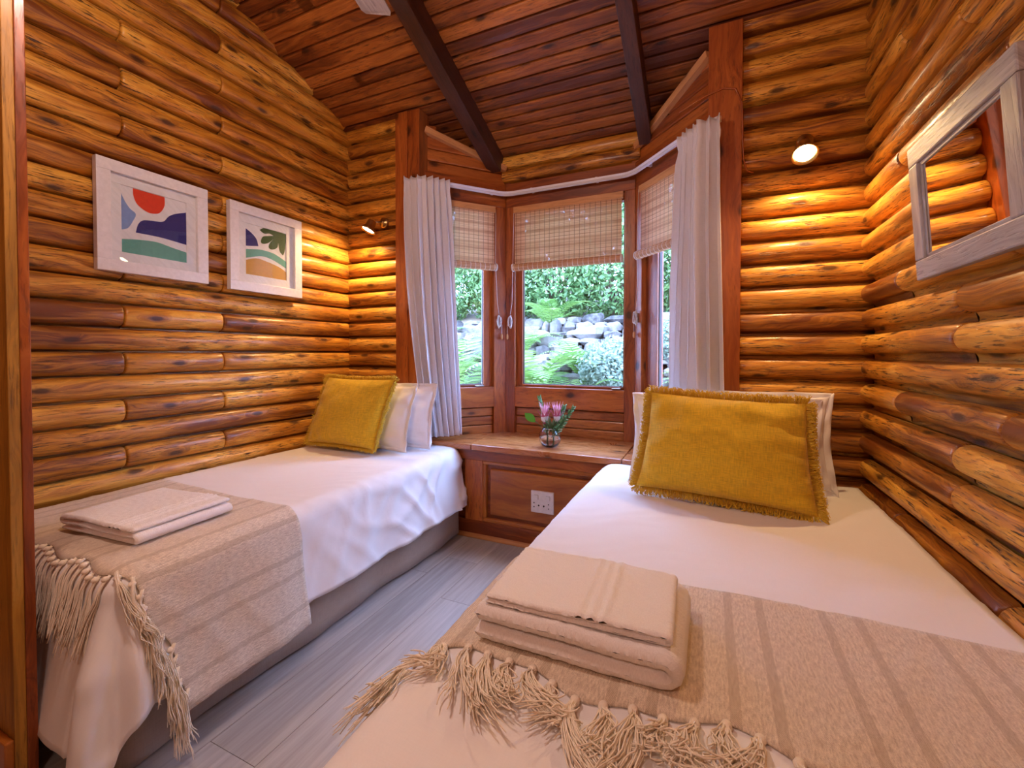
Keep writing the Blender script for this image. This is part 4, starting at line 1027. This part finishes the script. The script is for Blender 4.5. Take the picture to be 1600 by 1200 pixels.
# sloping ground: below the window, up the retaining bank, then the upper terrace
def gz(x, y):
    if y < 4.2: z = .25+.03*(y-2.8)
    elif y < 6.3: z = .29+(y-4.2)/2.1*1.28
    else: z = 1.57+(y-6.3)*.30
    return z+.05*nz(x*.9, y*.9)
mb = MB(); mb.grid(60, 60, lambda i, j: ((lambda x, y: (Vector((x, y, gz(x, y)-.05)), (x, y, .5)))(-9+14*i/59, 2.95+7*j/59)))
tag(mb.build('garden_ground', M['soil'], recalc=False), kind='structure')
mb = MB(); rnd = random.Random(5)
for row in range(11):
    y = 4.35+row*.19; x = -7.5+rnd.random()*.3
    while x < 3.2:
        wd = rnd.uniform(.10, .52); hh = rnd.uniform(.045, .12); c = Vector((x+wd/2, y+rnd.uniform(-.04, .04), gz(x, y)+.03)); rv = rnd.random(); sd = rnd.random()*50
        nu, nv = 10, 7; vs = []; gs = []
        for i in range(nu):
            for j in range(nv):
                th = 2*math.pi*i/nu; ph = math.pi*j/(nv-1); d = Vector((math.cos(th)*math.sin(ph), math.sin(th)*math.sin(ph), math.cos(ph)))
                d = Vector([math.copysign(abs(q)**.6, q) for q in d]); k = 1+.5*nz(d.x*1.1+sd, d.y*1.1, d.z*1.1)
                vs.append(c+Vector((d.x*wd*.52, d.y*.16, d.z*hh))*k); gs.append((th, ph, rv))
        mb.add(vs, [(i*nv+j, ((i+1) % nu)*nv+j, ((i+1) % nu)*nv+j+1, i*nv+j+1) for i in range(nu) for j in range(nv-1)], gs); x += wd+.01
tag(mb.build('stone_bank', M['stone'], recalc=True, angle=40), 'bank of rough pale grey stones in the garden outside the window', 'stone wall')
def shrub(name, c, rad, n_, lf, mat, label, cat, seed, group=None, parent=None):
    e = parent or empty(name, (c[0], c[1], gz(c[0], c[1])-.03)); tag(e, label, cat, group); rnd = np.random.RandomState(seed)
    d = rnd.normal(size=(n_, 3)); d /= np.linalg.norm(d, axis=1)[:, None]; rr = .70+.32*rnd.rand(n_, 1)
    lump = np.array([1+.22*nz(*(q*2.2+seed)) for q in d])[:, None]
    P_ = d*rr*lump*np.array(rad)+np.array(c)
    u = rnd.normal(size=(n_, 3)); u /= np.linalg.norm(u, axis=1)[:, None]; v = np.cross(u, d+rnd.normal(size=(n_, 3))*.5); v /= np.linalg.norm(v, axis=1)[:, None]
    L = lf*(.7+.6*rnd.rand(n_, 1)); V = np.stack([P_-u*L, P_+v*L*.42+0*u, P_+u*L, P_-v*L*.42], 1).reshape(-1, 3)
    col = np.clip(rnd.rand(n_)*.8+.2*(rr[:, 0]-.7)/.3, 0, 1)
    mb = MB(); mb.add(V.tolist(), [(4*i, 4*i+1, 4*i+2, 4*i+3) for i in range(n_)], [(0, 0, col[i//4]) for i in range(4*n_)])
    mb.build('foliage', mat, e, recalc=False, smooth=False)
    mb = MB(); g0 = gz(c[0], c[1])-.05
    for k in range(6):
        a = k*1.05; mb.tube([(c[0], c[1], g0), (c[0]+.3*rad[0]*math.cos(a), c[1]+.3*rad[1]*math.sin(a), c[2]), (c[0]+.6*rad[0]*math.cos(a), c[1]+.6*rad[1]*math.sin(a), c[2]+.5*rad[2])], [.03, .018, .008], 6)
    mb.build('branches', M['bark'], e)
hedge = empty('hedge', (-2.2, 6.9, gz(-2.2, 6.9))); tag(hedge, 'dense leafy green hedge running along the top of the stone bank', 'hedge')
for i, (x, y, z) in enumerate([(-5.6, 7.0, 2.3), (-4.4, 6.8, 2.45), (-3.3, 7.0, 2.35), (-2.3, 6.85, 2.45), (-1.3, 6.75, 2.4), (-.3, 7.0, 2.45), (.8, 6.9, 2.4), (2.0, 7.0, 2.4), (-5.0, 7.6, 3.5), (-3.6, 7.6, 3.6), (-2.2, 7.6, 3.55), (-.9, 7.6, 3.6), (.5, 7.6, 3.5), (1.8, 7.6, 3.5)]):
    shrub('', (x, y, z), (.80, .62, .86), 6500, .045, M['hedge'], None, None, 20+i, parent=hedge)
shrub('silver_shrub', (-.95, 4.75, .92), (.36, .34, .34), 5200, .028, M['greyshrub'], 'feathery silver-green shrub low in the right of the middle window', 'shrub', 41)
shrub('silver_shrub', (-.35, 5.3, 1.25), (.34, .3, .28), 3000, .026, M['greyshrub'], 'small silver-green shrub higher on the bank at the right', 'shrub', 42)
def fern(c, n_, L, label, seed, rise=.9):
    g = gz(c[0], c[1])-.02; e = empty('fern', (c[0], c[1], g)); tag(e, label, 'fern', 'ferns below the bay window'); rnd = random.Random(seed)
    mb = MB(); ms = MB()
    for k in range(n_):
        a = k*2*math.pi/n_+rnd.uniform(-.25, .25); o = Vector((math.cos(a), math.sin(a), 0)); LL = L*rnd.uniform(.75, 1.15); rz = rise*rnd.uniform(.8, 1.15); s_ = Vector((-o.y, o.x, 0)); cr = rnd.random()
        P_ = [Vector((c[0], c[1], g))+o*LL*(.75*t+.1*t*t)+Vector((0, 0, LL*rz*(1.45*t-1.05*t*t))) for t in [q/22 for q in range(23)]]
        ms.tube(P_, [.005*(1-q/26) for q in range(23)], 4)
        for q in range(2, 23):
            t = q/22; w_ = LL*.20*math.sin(math.pi*min(1, .12+t*.9))**.8; fw_ = (P_[min(q+1, 22)]-P_[q-1]).normalized()
            for sd in (-1, 1):
                for h in (0,):
                    b = P_[q]-(P_[q]-P_[q-1])*h; d = (s_*sd+fw_*.45+Vector((0, 0, -.12))).normalized(); m_ = fw_*LL*.013
                    mb.add([b-m_, b+m_, b+d*w_*.6+m_*.8, b+d*w_, b+d*w_*.6-m_*.8], [(0, 1, 2, 3, 4)], [(0, 0, min(1, max(0, cr*.7+rnd.random()*.3)))]*5)
    mb.build('fronds', M['frond'], e, recalc=False, smooth=False); ms.build('stalks', M['stem'], e)
fern((-1.85, 4.45), 16, 1.05, 'large pale fern at the lower left of the middle window', 1, 1.15)
fern((-3.0, 4.70), 16, 1.10, 'bright green fern low in the left side window', 2, 1.15)
fern((-2.35, 5.35), 14, .80, 'yellow-green fern on the bank behind the two larger ferns', 3, 1.0)
fern((-3.9, 5.6), 13, .85, 'fern on the bank higher in the left side window', 4)
fern((-2.15, 6.15), 12, .80, 'pale fern at the top of the stone bank under the hedge', 5)
fern((-1.32, 4.35), 13, .70, 'smaller fern low in the middle window just left of the silver shrub', 6, 1.3)
fern((.15, 4.6), 12, .85, 'fern outside the right side window', 7)
fern((-1.35, 5.0), 13, .75, 'fern on the stones in the centre of the middle window', 8, 1.0)
fern((-2.6, 4.0), 15, 1.0, 'fern low behind the corner post of the bay', 9, 1.2)

# ---------------------------------------------------------------- globe added behind the camera to carry the fill light
PC = Vector((-.2, -.75, 2.2)); pd = empty('fill_light_globe', PC); tag(pd, 'added frosted globe carrying the fill light, hung unseen behind the camera', 'lamp')
mb = MB(); mb.lathe([(0, -.06)]+[(.06*math.sin(math.pi*k/12), -.06*math.cos(math.pi*k/12)) for k in range(1, 12)]+[(0, .06)], PC, (0, 0, 1), 20); mb.build('globe', M['frost'], pd)
mb = MB(); mb.tube([PC+Vector((0, 0, .055)), Vector((PC.x, PC.y, ceil_z(abs(PC.y))+.0))], .004, 6); mb.lathe([(.02, .05), (.024, .06), (.02, .085), (.005, .09)], PC, (0, 0, 1), 14); mb.build('flex', M['steel'], pd)
